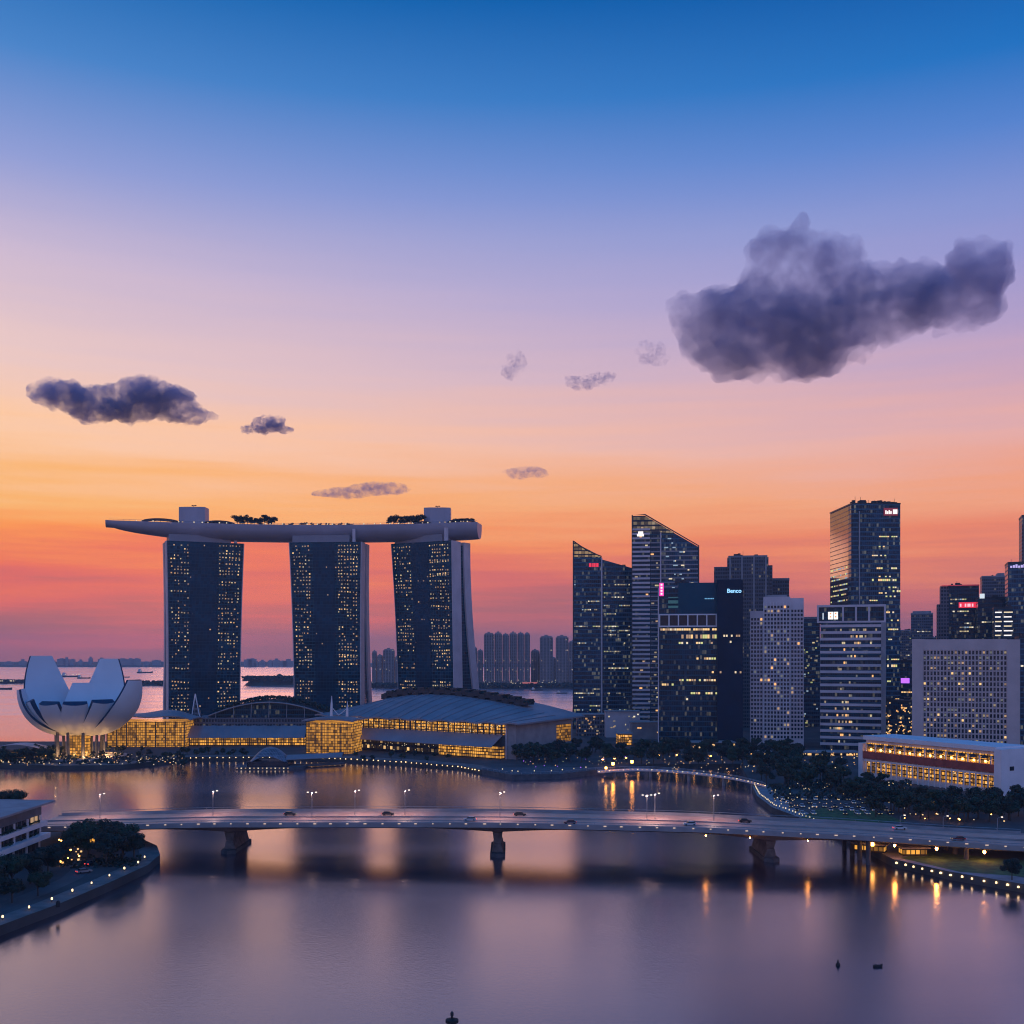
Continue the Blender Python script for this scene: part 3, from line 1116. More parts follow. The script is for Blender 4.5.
def petal(az, Rt, zt, wmax, wtip, phm=1.25, tipcut=0.0, th=1.3):
    a = R(az)
    er, et = Vector((cos(a), sin(a), 0)), Vector((-sin(a), cos(a), 0))
    NSg, NW = 18, 10

    def cen(s):
        ph = s * phm
        r = 3 + (Rt - 3) * sin(ph) / sin(phm)
        z = ZB + (zt - ZB) * (1 - cos(ph)) / (1 - cos(phm))
        return r, z

    def hwid(s):
        k = sin(min(1, s / 0.62) * pi / 2) ** 0.8
        w = 2.2 + (wmax - 2.2) * k
        if s > 0.62:
            f = (s - 0.62) / 0.38
            w = wmax + (wtip - wmax) * f ** 1.5
        return w

    def outer(s, b):
        s = s * (1 - tipcut)
        r, z = cen(s)
        r2, z2 = cen(min(1, s + 0.01))
        r1, z1 = cen(max(0, s - 0.01))
        tn = Vector((r2 - r1, z2 - z1)).normalized()
        nx, nzv = tn.y, -tn.x                        # outward-down normal in (r,z)
        w = hwid(s)
        u = (2 * b - 1)
        bul = (1 - u * u) * w * 0.34
        p = er * (r + nx * bul) + et * (u * w)
        return Vector((p.x, p.y, z + nzv * bul))

    def inner(s, b):
        r, z = cen(s)
        w = hwid(s)
        u = (2 * b - 1)
        p = er * (r - th * (0.3 + 0.7 * s)) + et * (u * w * 0.97)
        return Vector((p.x, p.y, z + 0.35 + (1 - s) * 1.5))
    mb = MB()
    mb.sheet(outer, NSg, NW)
    mb.build('petal', 'shell', mus, True)
    mb = MB()
    mb.sheet(lambda s, b: inner(s, 1 - b), NSg, NW)
    mb.build('petal_lining', 'shell', mus)
    mb = MB()
    for s0 in range(NSg):
        for b in (0, 1):
            q = [outer(s0 / NSg, b), outer((s0 + 1) / NSg, b), inner((s0 + 1) / NSg, b), inner(s0 / NSg, b)]
            mb.face(q if b else q[::-1])
    mb.build('petal_side', 'skyglass', mus)
    mb = MB()
    for b in range(NW):
        mb.face([outer(1, b / NW), outer(1, (b + 1) / NW), inner(1, (b + 1) / NW), inner(1, b / NW)])
    mb.build('skylight', 'skyglass', mus)


petal(145, 46, 66.5, 17.5, 8.0, 1.35)
petal(76, 33, 64.5, 16.5, 7.2, 1.35)
petal(108, 31, 48, 13, 7.0, 1.2)
petal(195, 36, 45, 14, 7.5, 1.4)
petal(-14, 41, 51, 15.5, 7.5, 1.42)
petal(-153, 31, 38.5, 9.2, 6.6, 1.2, 0.03, 3.0)
petal(-110, 29, 37.5, 9.0, 7.2, 1.15, 0.035, 3.0)
petal(-74, 30, 37.5, 9.0, 7.2, 1.15, 0.035, 3.0)
petal(-42, 33, 38.5, 9.2, 7.2, 1.2, 0.035, 3.0)
petal(32, 33, 44, 14.0, 7.0, 1.3)
MB().lathe([(0.2, ZB - 1.2), (9, ZB - 0.4), (17, ZB + 2.6), (17.5, ZB + 3.4), (0.2, ZB + 3.4)], 30).build('bowl', 'shell', mus, True)
for k in range(10):
    a = 2 * pi * (k + 0.3) / 10
    mb = MB()
    x, y = 14.5 * cos(a), 14.5 * sin(a)
    mb.tube([(x, y, 0), (x * 1.05, y * 1.05, ZB + 4)], [1.15, 0.85], 10)
    mb.build('column', 'dconc', mus)
MB().lathe([(6.5, 0), (6.5, ZB - 0.5)], 20).build('glass_lobby', 'gold', mus)
for k in range(6):
    a = 2 * pi * k / 6
    MB().lathe([(0.5, 0), (0.5, 0.4), (0.05, 0.6)], 8, 12 * cos(a), 12 * sin(a)).build('uplight', 'uplamp', mus)
    ld = bpy.data.lights.new('uplight_beam', 'POINT')
    ld.energy = 5000
    ld.color = (1.0, 0.55, 0.2)
    ld.shadow_soft_size = 0.4
    link('uplight_beam', ld, mus, (19 * cos(a), 19 * sin(a), 1.6))
MB().lathe([(30, 0), (30, 1.0), (27, 1.0), (27, 0.02)], 40).build('pool_rim', 'conc', mus)

# ------------------------------------------------------------------ shopping mall along the promenade
# golden pavilion on the left
d = 790
mb_root = thing('golden_pavilion', 'golden lit glass hall with a wavy grey roof beside the lotus-shaped museum', 'building', (X(146, d), d, LANDZ))
hwid = 28.5
MB().box(-hwid, hwid, 0, 34, 0, 18.5).build('glass_hall', 'gold', mb_root)
mb = MB()
mb.sheet(lambda a, b: (-hwid - 3 + (2 * hwid + 9) * a, -5 + 44 * b, 18.9 + 4.5 * sin(pi * (0.08 + 0.84 * a)) + 2.0 * sin(pi * b) + 1.2 * sin(a * 9 + b * 3)), 24, 8, None, 0.8)
mb.build('roof', 'roofmetal', mb_root, False)
for k in range(9):
    x = -hwid + 2 * hwid * k / 8
    MB().box(x - 0.35, x + 0.35, -0.6, -0.05, 0, 18.6).build('mullion', 'darkmetal', mb_root)

# middle wing with the arched green roof
d = 800
wing = thing('shopping_wing', 'long shopping hall with lilac awning and an arched planted roof on masts', 'building', (X(245, d), d, LANDZ))
hw2 = (305 - 186) / 2 / F * d
MB().box(-hw2, hw2, 0, 12, 0, 6.0).build('shopfront', 'gold2', wing)
mb = MB()
mb.sheet(lambda a, b: (-hw2 - 1 + 2 * (hw2 + 1) * a, -5 + 13 * b, 6.3 + 8.0 * b ** 0.8 + 0.3 * (int(a * 24) % 2)), 48, 4, None, 0.4)
mb.build('awning', 'roofmetal', wing)
MB().box(-hw2, hw2, 12.1, 48, 0, 20).build('rear_hall', 'greyglass', wing)
for k in range(14):
    x = -hw2 + 2 * hw2 * (k + 0.5) / 14
    MB().box(x - 0.25, x + 0.25, -0.5, -0.05, 0, 6).build('shopfront_post', 'darkmetal', wing)


def arch(a, b):
    x = -hw2 + 13 + (2 * hw2 + 3) * a
    z = 19.5 + 14.0 * sin(pi * (0.06 + 0.88 * a)) ** 0.9
    return (x, 14 + 46 * b, z * (0.8 + 0.2 * sin(pi * (0.25 + 0.5 * b))))


mb = MB()
mb.sheet(arch, 30, 6, None, 0.9)
mb.build('arched_roof', 'darkmetal', wing)
mb = MB()
mb.tube([(p[0], p[1] - 0.8, p[2] + 0.1) for p in [arch(k / 30, 0) for k in range(31)]], 0.5, 6)
mb.build('roof_edge', 'conc', wing, True)
for k in range(7):
    p = arch(0.06 + 0.88 * k / 6, 0.02)
    MB().tube([(p[0], p[1] - 1.8, 14), (p[0] + 0.5, p[1] - 1.8, p[2] + 1)], [0.3, 0.22], 6).build('mast', 'conc', wing)


def hedge_on(fn, n, m, parent, size, name='roof_planting', v=(0.1, 0.9)):
    mb = MB()
    for k in range(n):
        p = Vector(fn(rnd(), uni(*v)))
        s = size * uni(0.6, 1.3)
        for q in range(7):
            e = Vector((uni(-1, 1), uni(-1, 1), uni(0, 0.9))) * s
            e1 = Vector((uni(-1, 1), uni(-1, 1), uni(-1, 1))).normalized() * s * 0.5
            e2 = e1.orthogonal().normalized() * s * 0.5
            c = p + e
            mb.face([c - e1, c - e2, c + e1, c + e2])
    mb.build(name, m, parent)


mb = MB()
for k in range(30):
    A, B = arch(k / 30, 0.03), arch((k + 1) / 30, 0.03)
    mb.hexa([(A[0], A[1] + 1, 14), (B[0], B[1] + 1, 14), (B[0], B[1] + 2, 14), (A[0], A[1] + 2, 14),
             (A[0], A[1] + 1, A[2] - 1.0), (B[0], B[1] + 1, B[2] - 1.0), (B[0], B[1] + 2, B[2] - 1.0), (A[0], A[1] + 2, A[2] - 1.0)])
mb.build('arch_glazing', 'darkglass', wing)
hedge_on(lambda a, b: tuple(Vector(arch(a, b)) + Vector((0, 0, 0.8))), 420, 'leaf2', wing, 1.5, v=(0.15, 0.6))

# pointed glass sail beside the arched roof
sail = thing('glass_sail', 'pointed pale triangular sail structure rising at the left end of the arched roof', 'structure', (X(196, 815), 815, LANDZ))
mb = MB()
mb.prism([(-4.5, 0), (6.5, 0), (6.5, 1.2), (-4.5, 1.2)], 0, [12, 12, 12, 12])
mb.hexa([(-4.5, 0, 12), (6.8, 0, 12), (6.8, 1.2, 12), (-4.5, 1.2, 12), (-0.9, 0.3, 37), (-0.4, 0.3, 37), (-0.4, 0.9, 37), (-0.9, 0.9, 37)])
mb.build('sail', 'greyglass', sail)
mb = MB()
mb.tube([(-4.8, 0, 0), (-4.6, 0, 12), (-0.7, 0.5, 38)], 0.45, 6)
mb.tube([(-0.7, 0.5, 38), (2.5, 0, 22), (7.5, 0, 12)], 0.4, 6)
mb.build('frame', 'white', sail)

# golden rounded pavilion in the middle
d = 738
gp = thing('golden_pavilion', 'golden lit glass block with a rounded grey roof at the middle of the promenade', 'building', (X(328, d), d, LANDZ), -8)
g2 = 16.5
poly = [(-g2, 2), (-g2 + 3, 0), (g2 - 3, 0), (g2, 2), (g2, 26), (-g2, 26)]
MB().prism(poly, 0, 21).build('glass_hall', 'gold', gp)
mb = MB()
mb.sheet(lambda a, b: (-g2 - 1.5 + (2 * g2 + 3) * a, -2 + 31 * b, 21.3 + 3.4 * sin(pi * (0.1 + 0.8 * a)) ** 0.6 * (0.55 + 0.45 * sin(pi * (0.2 + 0.7 * b)))), 18, 8, None, 1.0)
mb.build('roof', 'roofmetal', gp)
for k in range(7):
    x = -g2 + 3 + (2 * g2 - 6) * k / 6
    MB().box(x - 0.2, x + 0.2, -0.5, -0.05, 0, 21).build('mullion', 'darkmetal', gp)
spr = thing('roof_spire', 'pair of pale pointed masts behind the middle golden block', 'mast', (X(338, 775), 775, LANDZ))
MB().box(-7, 7, -4, 4, 0, 22.6).build('base', 'greyglass', spr)
for x, h in ((-4.8, 38), (6.5, 34)):
    MB().tube([(x, 0, 22.6), (x + 0.2, 0, h - 6), (x + 0.3, 0, h)], [1.1, 0.8, 0.15], 8).build('mast', 'white', spr)
MB().tube([(-4.6, 0, 30), (0.5, 0, 24), (6.5, 0, 29)], 0.3, 6).build('cable', 'white', spr)

# convention hall with the great curved roof
YB = -35.6
ox, oy = X(352, 778), 778
hall = thing('convention_hall', 'huge hall under a great curved grey roof with golden lit galleries by the promenade', 'building', (ox, oy, LANDZ), YB)
LH = 146
MB().box(0, LH - 8, 0, 60, 15.5, 23.4).build('upper_gallery', 'gold2', hall)
MB().box(84, LH - 10, -4, -0.1, 0, 8.2).build('lower_gallery', 'gold2', hall)
MB().box(-12, 83.9, -5, -0.1, 0, 8.0).build('shopfront', 'shop', hall)
MB().box(-12, LH - 8, 0.01, 60, 0, 15.3).build('lower_hall', 'dconc', hall)
mb = MB()
mb.sheet(lambda a, b: (-13 + (LH + 2) * a, -13 + 13.5 * b, 8.6 + 7.4 * b), 40, 2, None, 0.5)
mb.build('awning', 'roofmetal', hall)


def vault(a, b):
    u = -34 + (LH + 38) * a
    rise = 15.0 * sin(pi * (0.03 + 0.97 * a ** 0.74)) ** 0.9
    bb = sin(pi / 2 * b)
    return (u, -4 + 80 * b, 23.6 + 0.5 * sin(a * 60) * (1 - b) + rise * bb + 1.5 * b)


mb = MB()
mb.sheet(vault, 48, 10, None, 1.0)
mb.build('curved_roof', 'roofmetal', hall)
for k in range(19):
    a = 0.04 + 0.92 * k / 18
    mb = MB()
    mb.tube([tuple(Vector(vault(a, j / 10 * 0.68)) + Vector((0, 0, 0.15))) for j in range(11)], 0.25, 5)
    mb.build('roof_rib', 'roofmetal', hall)
# stepped dark planted terraces along the crest
mb = MB()
for k in range(26):
    a0, a1 = 0.08 + 0.74 * k / 26, 0.08 + 0.74 * (k + 1.15) / 26
    P0, P1 = Vector(vault(a0, 0.70)), Vector(vault(a1, 0.70))
    zt = max(P0.z, P1.z) + 3.6 + 1.6 * (k % 2)
    mb.hexa([(P0.x, P0.y, zt - 4), (P1.x, P0.y, zt - 4), (P1.x, P0.y + 9, zt - 4), (P0.x, P0.y + 9, zt - 4),
             (P0.x, P0.y, zt), (P1.x, P0.y, zt), (P1.x, P0.y + 9, zt), (P0.x, P0.y + 9, zt)])
mb.build('crest_terrace', 'darkmetal', hall)
hedge_on(lambda a, b: tuple(Vector(vault(0.08 + 0.74 * a, 0.70)) + Vector((0, 9 * b, 3.6))), 420, 'leaf2', hall, 1.5)
MB().box(LH - 7.9, LH - 1, 0.5, 68, 0, 22.6).build('end_wall', 'conc', hall)
MB().box(LH - 1.0, LH - 0.8, 48, 66, 8, 20).build('end_window', 'gold', hall)
MB().box(LH - 8.5, LH - 7.8, -0.8, 0.4, 0, 22.6).build('corner_post', 'lilac', hall)
for k in range(28):
    u = 2 + (LH - 14) * k / 27
    MB().box(u - 0.3, u + 0.3, -0.7, -0.05, 15.5, 23.2).build('gallery_post', 'darkmetal', hall)
q = []
for k in range(150):
    u, z = uni(1, LH - 10), uni(16.5, 22.5)
    s = uni(0.25, 0.6)
    q.append((front(u, u + s, z, z + s, -0.25), random.choice(['warm3', 'warm1', 'warm3'])))
for k in range(40):
    u, z = uni(-10, 82), uni(1, 6.5)
    s = uni(0.25, 0.5)
    q.append((front(u, u + s, z, z + s, -5.2), random.choice(['warm3', 'warm1'])))
pane_parts(hall, q, 'gallery_light', 100)

# low golden canopy left of the museum
cn = thing('lit_canopy', 'low curved golden lit canopy on the shore left of the museum', 'canopy', (X(14, 700), 700, LANDZ))
mb = MB()
mb.sheet(lambda a, b: (-16 + 36 * a, 14 * b, 5.2 + 4.2 * sin(pi * (0.1 + 0.85 * a))), 16, 3, None, 0.4)
mb.build('roof', 'lilac', cn)
MB().box(-13, 17, 1, 12, 0, 4.6).build('glass_front', 'gold2', cn)

# ------------------------------------------------------------------ floating glass pavilion
fx, fy_ = G(268, 770)
fp = thing('floating_pavilion', 'low glass-domed pavilion floating on the bay with a covered gangway to shore', 'pavilion', (fx, fy_ + 14, 0))
mb = MB()
mb.prism([(-20, -12), (12, -13), (20, -6), (20, 10), (-18, 12)], -1.5, 1.4)
mb.build('pontoon', 'dconc', fp)
mb = MB()
mb.sheet(lambda a, b: (-14 + 25 * a, -9 + 18 * b, 1.5 + 11.5 * (sin(pi * (0.04 + 0.92 * a)) ** 0.8) * (0.35 + 0.65 * sin(pi * (0.1 + 0.8 * b)))), 20, 10, None, 0.3)
mb.build('glass_dome', 'domeglass', fp)
MB().prism([(-14, -9), (11, -9), (11, 9), (-14, 9)], 1.42, 4.6).build('glass_wall', 'window', fp)
mb = MB()
mb.sheet(lambda a, b: (9 + 32 * a, -6 + 18 * a + 9 * b, 5.5 + 2.5 * sin(pi * b)), 12, 6, None, 0.3)
mb.build('gangway_roof', 'roofmetal', fp)
MB().prism([(9, -5), (41, 13), (41, 20), (9, 3)], 0.5, 1.6).build('gangway', 'dconc', fp)
for k in range(13):
    x = -19 + 31 * k / 12
    MB().box(x - 0.35, x + 0.35, -13.6, -13.0 + 0.0, 0.7, 1.3).build('deck_light', 'warm3' if k % 2 else 'warm4', fp)

# ------------------------------------------------------------------ jetty and footbridge
jt = thing('landing_stage', 'long dark landing stage with small lamps before the river mouth', 'jetty', (0, 0, 0))
pts = [G(482, 774.5), G(512, 780), G(560, 779), G(604, 774)]
mb = MB()
mb.prism([(p[0], p[1]) for p in pts] + [(pts[3][0], pts[3][1] + 10), (pts[0][0], pts[0][1] + 10)], -1, 3.0)
mb.build('deck', 'dconc', jt)
for k in range(16):
    t = k / 15 * 2.999
    i = int(t)
    f = t - i
    x, y = pts[i][0] + (pts[i + 1][0] - pts[i][0]) * f, pts[i][1] + (pts[i + 1][1] - pts[i][1]) * f
    MB().tube([(x, y + 0.5, 2.8), (x, y + 0.5, 4.2)], 0.12, 5).build('rail_post', 'steel', jt)
mb = MB()
mb.tube([(p[0], p[1] + 0.5, 4.2) for p in pts], 0.1, 5)
mb.build('rail', 'steel', jt)

fb = thing('footbridge', 'low curved pedestrian bridge with lit railings crossing the river mouth', 'bridge', (0, 0, 0))
fpts = [Vector((*G(598, 772, 3.4), 3.6)), Vector((*G(640, 770, 4), 4.2)), Vector((*G(690, 773, 4.6), 4.8)), Vector((*G(735, 779, 4.6), 4.8)), Vector((*G(766, 786, 3.5), 3.6))]


def fbp(t):
    t = t * 4
    i = min(int(t), 3)
    f = t - i
    p0, p1, p2, p3 = fpts[max(i - 1, 0)], fpts[i], fpts[i + 1], fpts[min(i + 2, 4)]
    return 0.5 * ((2 * p1) + (p2 - p0) * f + (2 * p0 - 5 * p1 + 4 * p2 - p3) * f * f + (3 * p1 - p0 - 3 * p2 + p3) * f ** 3)


mb = MB()
mb.sheet(lambda a, b: tuple(fbp(a) + Vector((0, 7 * b, 0))), 40, 1, None, 0.9)
mb.build('deck', 'lilac', fb)
for sgn, yy in ((0, 0.15), (1, 6.85)):
    mb = MB()
    mb.tube([tuple(fbp(k / 40) + Vector((0, yy, 1.2))) for k in range(41)], 0.12, 5)
    for k in range(41):
        p = fbp(k / 40) + Vector((0, yy, 0))
        mb.tube([tuple(p - Vector((0, 0, .3))), tuple(p + Vector((0, 0, 1.2)))], 0.07, 4)
    mb.build('railing', 'steel', fb)
for k in range(5):
    p = fbp(0.12 + 0.19 * k) + Vector((0, 3.5, 0))
    MB().tube([(p.x, p.y, -2), (p.x, p.y, p.z - 0.6)], 0.9, 10).build('pier', 'conc', fb)
for k in range(40):
    p = fbp((k + 0.5) / 40)
    MB().box(p.x - 0.3, p.x + 0.3, p.y - 0.14, p.y - 0.02, p.z - 0.1, p.z + 0.25).build('rail_light', 'warm2' if k % 3 else 'lampw', fb)

# ------------------------------------------------------------------ city towers
def tower_root(name, label, px, d, rz=0.0, cat='office tower', group=None):
    return thing(name, label, cat, (X(px, d), d, LANDZ), rz, group)


def hz(py, d):                                     # height over the ground of row py at distance d
    return Z(py, d) - LANDZ


def W_(px, d):
    return px / F * d


def lit_rows(q, u0, u1, z0, z1, fh, mw, p, mats, h=1.2, y=-0.1, rs=None, runs=True, rowp=(0, .1, .3, .8)):
    z = z0
    while z < z1 - fh:
        pr = p * rs.choice(rowp)
        u = u0
        on = rs.random() < pr
        while u < u1 - mw:
            if runs:
                if rs.random() < 0.35:
                    on = rs.random() < pr
            else:
                on = rs.random() < pr
            if on:
                q.append((front(u + 0.15, u + mw - 0.15, z + 1.3, z + 1.3 + h, y), rs.choice(mats)))
            u += mw
        z += fh


def roofstuff(root, x0, x1, y0, y1, z, n, m='darkmetal', seed=0):
    rs = random.Random(seed)
    mb = MB()
    for k in range(n):
        x, y = rs.uniform(x0, x1), rs.uniform(y0, y1)
        w, h = rs.uniform(0.8, 2.4), rs.uniform(0.8, 2.6)
        mb.box(x - w, x + w, y - w, y + w, z - 0.02, z + h)
    for k in range(max(1, n // 3)):
        x, y = rs.uniform(x0, x1), rs.uniform(y0, y1)
        mb.tube([(x, y, z), (x, y, z + rs.uniform(3, 6))], 0.15, 4)
    mb.build('rooftop_plant', m, root)


rs = random.Random(11)


def wyaw(x0, x1, d, rz):                           # width of a front turned by rz whose ends show at columns x0 and x1
    k = (x1 - 512) / F
    c, s_ = cos(R(rz)), sin(R(rz))
    return (k * d - X(x0, d)) / (c - k * s_)


# slanted dark tower A
d = 980
rA = tower_root('slanted_tower', 'dark glass tower with slanted crown and small red sign, leftmost of the business district', 573, d, -3)
w1, w2 = W_(28.5, d), W_(59, d)
zt = [hz(541, d), hz(559, d), hz(568, d)]
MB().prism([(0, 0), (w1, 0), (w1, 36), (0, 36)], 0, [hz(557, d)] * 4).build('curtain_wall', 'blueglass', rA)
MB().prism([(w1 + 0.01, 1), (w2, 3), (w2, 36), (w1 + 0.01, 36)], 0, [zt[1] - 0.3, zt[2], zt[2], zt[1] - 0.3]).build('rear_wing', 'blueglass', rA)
zc = hz(557, d)
mb = MB()
mb.prism([(0.8, 0.3), (w1, 0.3), (w1, 1.0), (0.8, 1.0)], zc, [zt[0] - 1, zc + 0.5, zc + 0.5, zt[0] - 1])
mb.build('crown_screen', panes('amber_crown', (0.16, 0.12, 0.07), (0.04, 0.04, 0.05), 3.4, 3, 0.2, 0.3, 0.1, 0.4, (1.0, 0.62, 0.25), 0.35, 0.2), rA)
mb = MB()
mb.tube([(0.3, 0.4, zt[0]), (w1 * 0.5, 0.4, zc + (zt[0] - zc) * 0.40), (w1, 0.4, zc + 0.4)], 0.55, 6)
mb.tube([(0.3, 0.4, 0), (0.3, 0.4, zt[0] + 0.3)], 0.6, 6)
mb.build('crown_frame', 'darkmetal', rA)
MB().box(w1 - 0.6, w1 + 0.7, -0.7, 0.9, 0, zt[1] + 1).build('corner_rib', 'lilac', rA)
sg = MB()
for k, (a, b) in enumerate(((0, 2.2), (2.7, 3.4), (3.9, 6.0), (6.5, 8.6))):
    sg.box(w1 * 0.56 + a, w1 * 0.56 + b, -0.5, -0.08, hz(567, d), hz(563.3, d))
sg.build('red_sign', 'signred', rA)
q = []
lit_rows(q, 1, w1 - 1, 8, hz(572, d), 3.8, 1.4, 0.62, COOL, 1.1, -0.1, rs)
lit_rows(q, w1 + 2, w2 - 1, 8, hz(574, d), 3.8, 1.4, 0.75, COOL, 1.1, -0.1, rs)
q = [([(p[0], p[1] + (1 + (p[0] - w1) / (w2 - w1) * 2 if p[0] > w1 + 0.5 else 0), p[2]) for p in c], m) for c, m in q]
pane_parts(rA, q)
roofstuff(rA, w1 + 3, w2 - 2, 4, 14, zt[2] + 1, 7, seed=1)

# slanted banded tower B
d = 955
rB = tower_root('slanted_tower', 'tall tower with white floor bands and slanted crown bearing a white emblem', 632, d, -7)
wa, wb_, wc = W_(13, d), W_(28, d), W_(66, d)
z0, z1, z2 = hz(515, d), hz(531, d), hz(546.5, d)
zs_ = lambda u: z0 - (z0 - z2) * max(0, (u - wa) / (wc - wa))
MB().prism([(0.3, 0.5), (wb_, 0.5), (wb_, 40), (0.3, 40)], 0, hz(531.5, d)).build('curtain_wall', 'darkglass', rB)
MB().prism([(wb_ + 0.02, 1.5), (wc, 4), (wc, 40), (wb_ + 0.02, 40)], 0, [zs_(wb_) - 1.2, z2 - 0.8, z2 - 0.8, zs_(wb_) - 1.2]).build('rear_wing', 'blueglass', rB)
for k in range(46):
    z = 8 + k * 3.95
    if z > hz(530, d):
        break
    MB().box(-0.1, wb_ * 0.64, -0.1, 0.6, z, z + 1.7).build('floor_band', 'lilac', rB)
    if z < hz(536, d):
        MB().box(wb_ * 0.66, wb_, 0.1, 0.7, z + 0.2, z + 1.3).build('floor_band', 'conc', rB)
mb = MB()
for k in range(34):
    z = 60 + k * 3.95
    ze = zs_(wc) - 4
    if z < ze:
        mb.prism([(wb_ + 0.3, 1.35), (wc - 0.5, 3.75), (wc - 0.5, 4.2), (wb_ + 0.3, 1.7)], z, z + 1.0)
mb.build('wing_bands', 'conc', rB)
mb = MB()
zz = hz(531.4, d)
mb.prism([(0.5, 0.6), (wa, 0.6), (wa, 1.4), (0.5, 1.4)], zz, z0 - 0.8)
mb.prism([(wa + 0.01, 0.6), (wb_ + 12, 0.9), (wb_ + 12, 1.2), (wa + 0.01, 1.4)], [zz, zs_(wb_ + 12) - 1.4, zs_(wb_ + 12) - 1.4, zz], [z0 - 0.8, zs_(wb_ + 12) - 0.8, zs_(wb_ + 12) - 0.8, z0 - 0.8])
mb.build('crown_screen', panes('crown_lattice', (0.10, 0.09, 0.08), (0.05, 0.05, 0.06), 4.2, 3.2, 0.2, 0.35, 0.1, 0.5, (1.0, 0.72, 0.35), 0.30, 0.35), rB)
mb = MB()
mb.tube([(0.2, 0.4, 0), (0.2, 0.4, z0), (wa, 0.4, z0 + 0.2), (wc, 3.8, z2 + 0.3), (wc, 3.8, 60)], 0.6, 6)
mb.build('crown_frame', 'darkmetal', rB)
MB().box(wb_ - 0.2, wb_ + 0.9, -0.3, 1.2, 0, hz(533, d)).build('corner_rib', 'lilac', rB)
sg = MB()
e0 = W_(5, d)
sg.prism([(e0, -0.5), (e0 + 6, -0.5), (e0 + 6, -0.15), (e0, -0.15)], hz(536.5, d), hz(534.3, d))
sg.prism([(e0 + 1, -0.5), (e0 + 5.4, -0.5), (e0 + 5.4, -0.15), (e0 + 1, -0.15)], hz(534.3, d), hz(531.6, d))
sg.build('white_emblem', 'signwhite', rB)
q = []
for k in range(26):
    z = 8 + rs.randrange(44) * 3.95 + 1.75
    u = rs.uniform(wb_ * 0.66, wb_ - 3) if rs.random() < .6 else rs.uniform(1, wb_ * 0.6)
    q.append((front(u, u + rs.uniform(1.5, 3), z, z + 1.3, 0.35), rs.choice(PINKW)))
for k in range(60):
    z = 62 + rs.randrange(30) * 3.95 + 1.2
    u = rs.uniform(wb_ + 3, wc - 4)
    if z < zs_(u) - 8:
        yy = 1.3 + (u - wb_) / (wc - wb_) * 2.4
        q.append((front(u, u + rs.uniform(1, 3), z, z + 1.1, yy), rs.choice(['cool1', 'warm3', 'cool1'])))
pane_parts(rB, q)
roofstuff(rB, wb_ + 10, wc - 3, 8, 20, zs_(wc), 6, seed=2)

# dark blue glass block with pink and blue signs
d = 800
rC = tower_root('glass_block', 'dark blue glass block with pink sign, white framed row and blue lettering', 659, d, -8)
wl, wr = W_(57, d), W_(82, d)
zt1, zt2, zfr = hz(583, d), hz(580.5, d), hz(627, d)
zf2 = hz(614, d)
MB().box(0, wl, 0.5, 44, 0, zfr).build('curtain_wall', 'darkglass', rC)
MB().box(0, wl, 2.5, 44, zfr + 0.01, zf2).build('recessed_floor', 'window', rC)
MB().box(0, W_(19, d), 1.0, 44, zf2 + 0.01, hz(588, d)).build('left_crown', 'darkglass', rC)
MB().box(W_(19, d) + 0.01, wl - 0.01, 0.5, 44, zf2 + 0.01, zt1).build('plain_crown', mat('teal_cladding', (0.006, 0.06, 0.095), 0.4, 0.0, 0.15, 0.05, 0.15), rC)
MB().box(wl, wr, -3, 44, 0, zt2).build('lift_slab', mat('navy_cladding', (0.003, 0.018, 0.042), 0.4, 0.0, 0.2, 0.08, 0.15), rC)
mb = MB()
mb.box(0, wl, 0.2, 1.2, zf2 - 1.0, zf2 - 0.02)
mb.box(0, wl, 0.2, 1.2, zfr + 0.02, zfr + 1.0)
for k in range(7):
    u = (wl - 0.9) * k / 6
    mb.box(u, u + 0.9, 0.25, 1.25, zfr + 1.0, zf2 - 1.0)
mb.build('white_frame', 'white', rC)
MB().box(-0.8, 0, 0, 2, 0, hz(588, d)).build('corner_rib', 'lilac', rC)
sg = MB()
sg.box(W_(0.4, d), W_(4.6, d), 0.2, 0.9, hz(596, d), hz(583, d))
sg.build('pink_sign', 'signpink', rC)
sg = MB()
for k in range(4):
    sg.box(W_(1.6, d), W_(3.4, d), 0.05, 0.19, hz(594.6 - k * 3, d), hz(592.9 - k * 3, d))
sg.build('pink_sign_marks', 'signwhite', rC)
MB().box(W_(9, d), W_(19, d), 0.7, 0.95, hz(608, d), hz(597, d)).build('teal_screen', panes('screen_bars', (0.02, 0.06, 0.07), (0.01, 0.03, 0.04), 4, 40, 0.3, 0.4, 0.0, 0.2, (0.2, 0.6, 0.7), 0.12, 0.0), rC)
fc = bpy.data.curves.new('blue_lettering', 'FONT')
fc.body = 'Benco'
fc.size = W_(5.6, d)
fc.extrude = 0.15
fc.offset = 0.06
fc.align_x = 'CENTER'
ft = bpy.data.objects.new('lettering', fc)
fm = bpy.data.meshes.new_from_object(ft)
bpy.data.objects.remove(ft)
fm.materials.clear()
fm.materials.append(M['signblue'])
fo = link('blue_lettering', fm, rC, (W_(73.5, d), -3.3, hz(593.5, d)))
fo.rotation_euler = (R(90), 0, 0)
sg = MB()
for k in range(6):
    sg.box(W_(45, d) + k * 1.15, W_(45, d) + k * 1.15 + 0.85, 0.2, 0.45, hz(599.5, d), hz(598.4, d))
sg.build('small_blue_sign', emis('small_blue', (0.2, 0.55, 0.9), 0.7), rC)
q = []
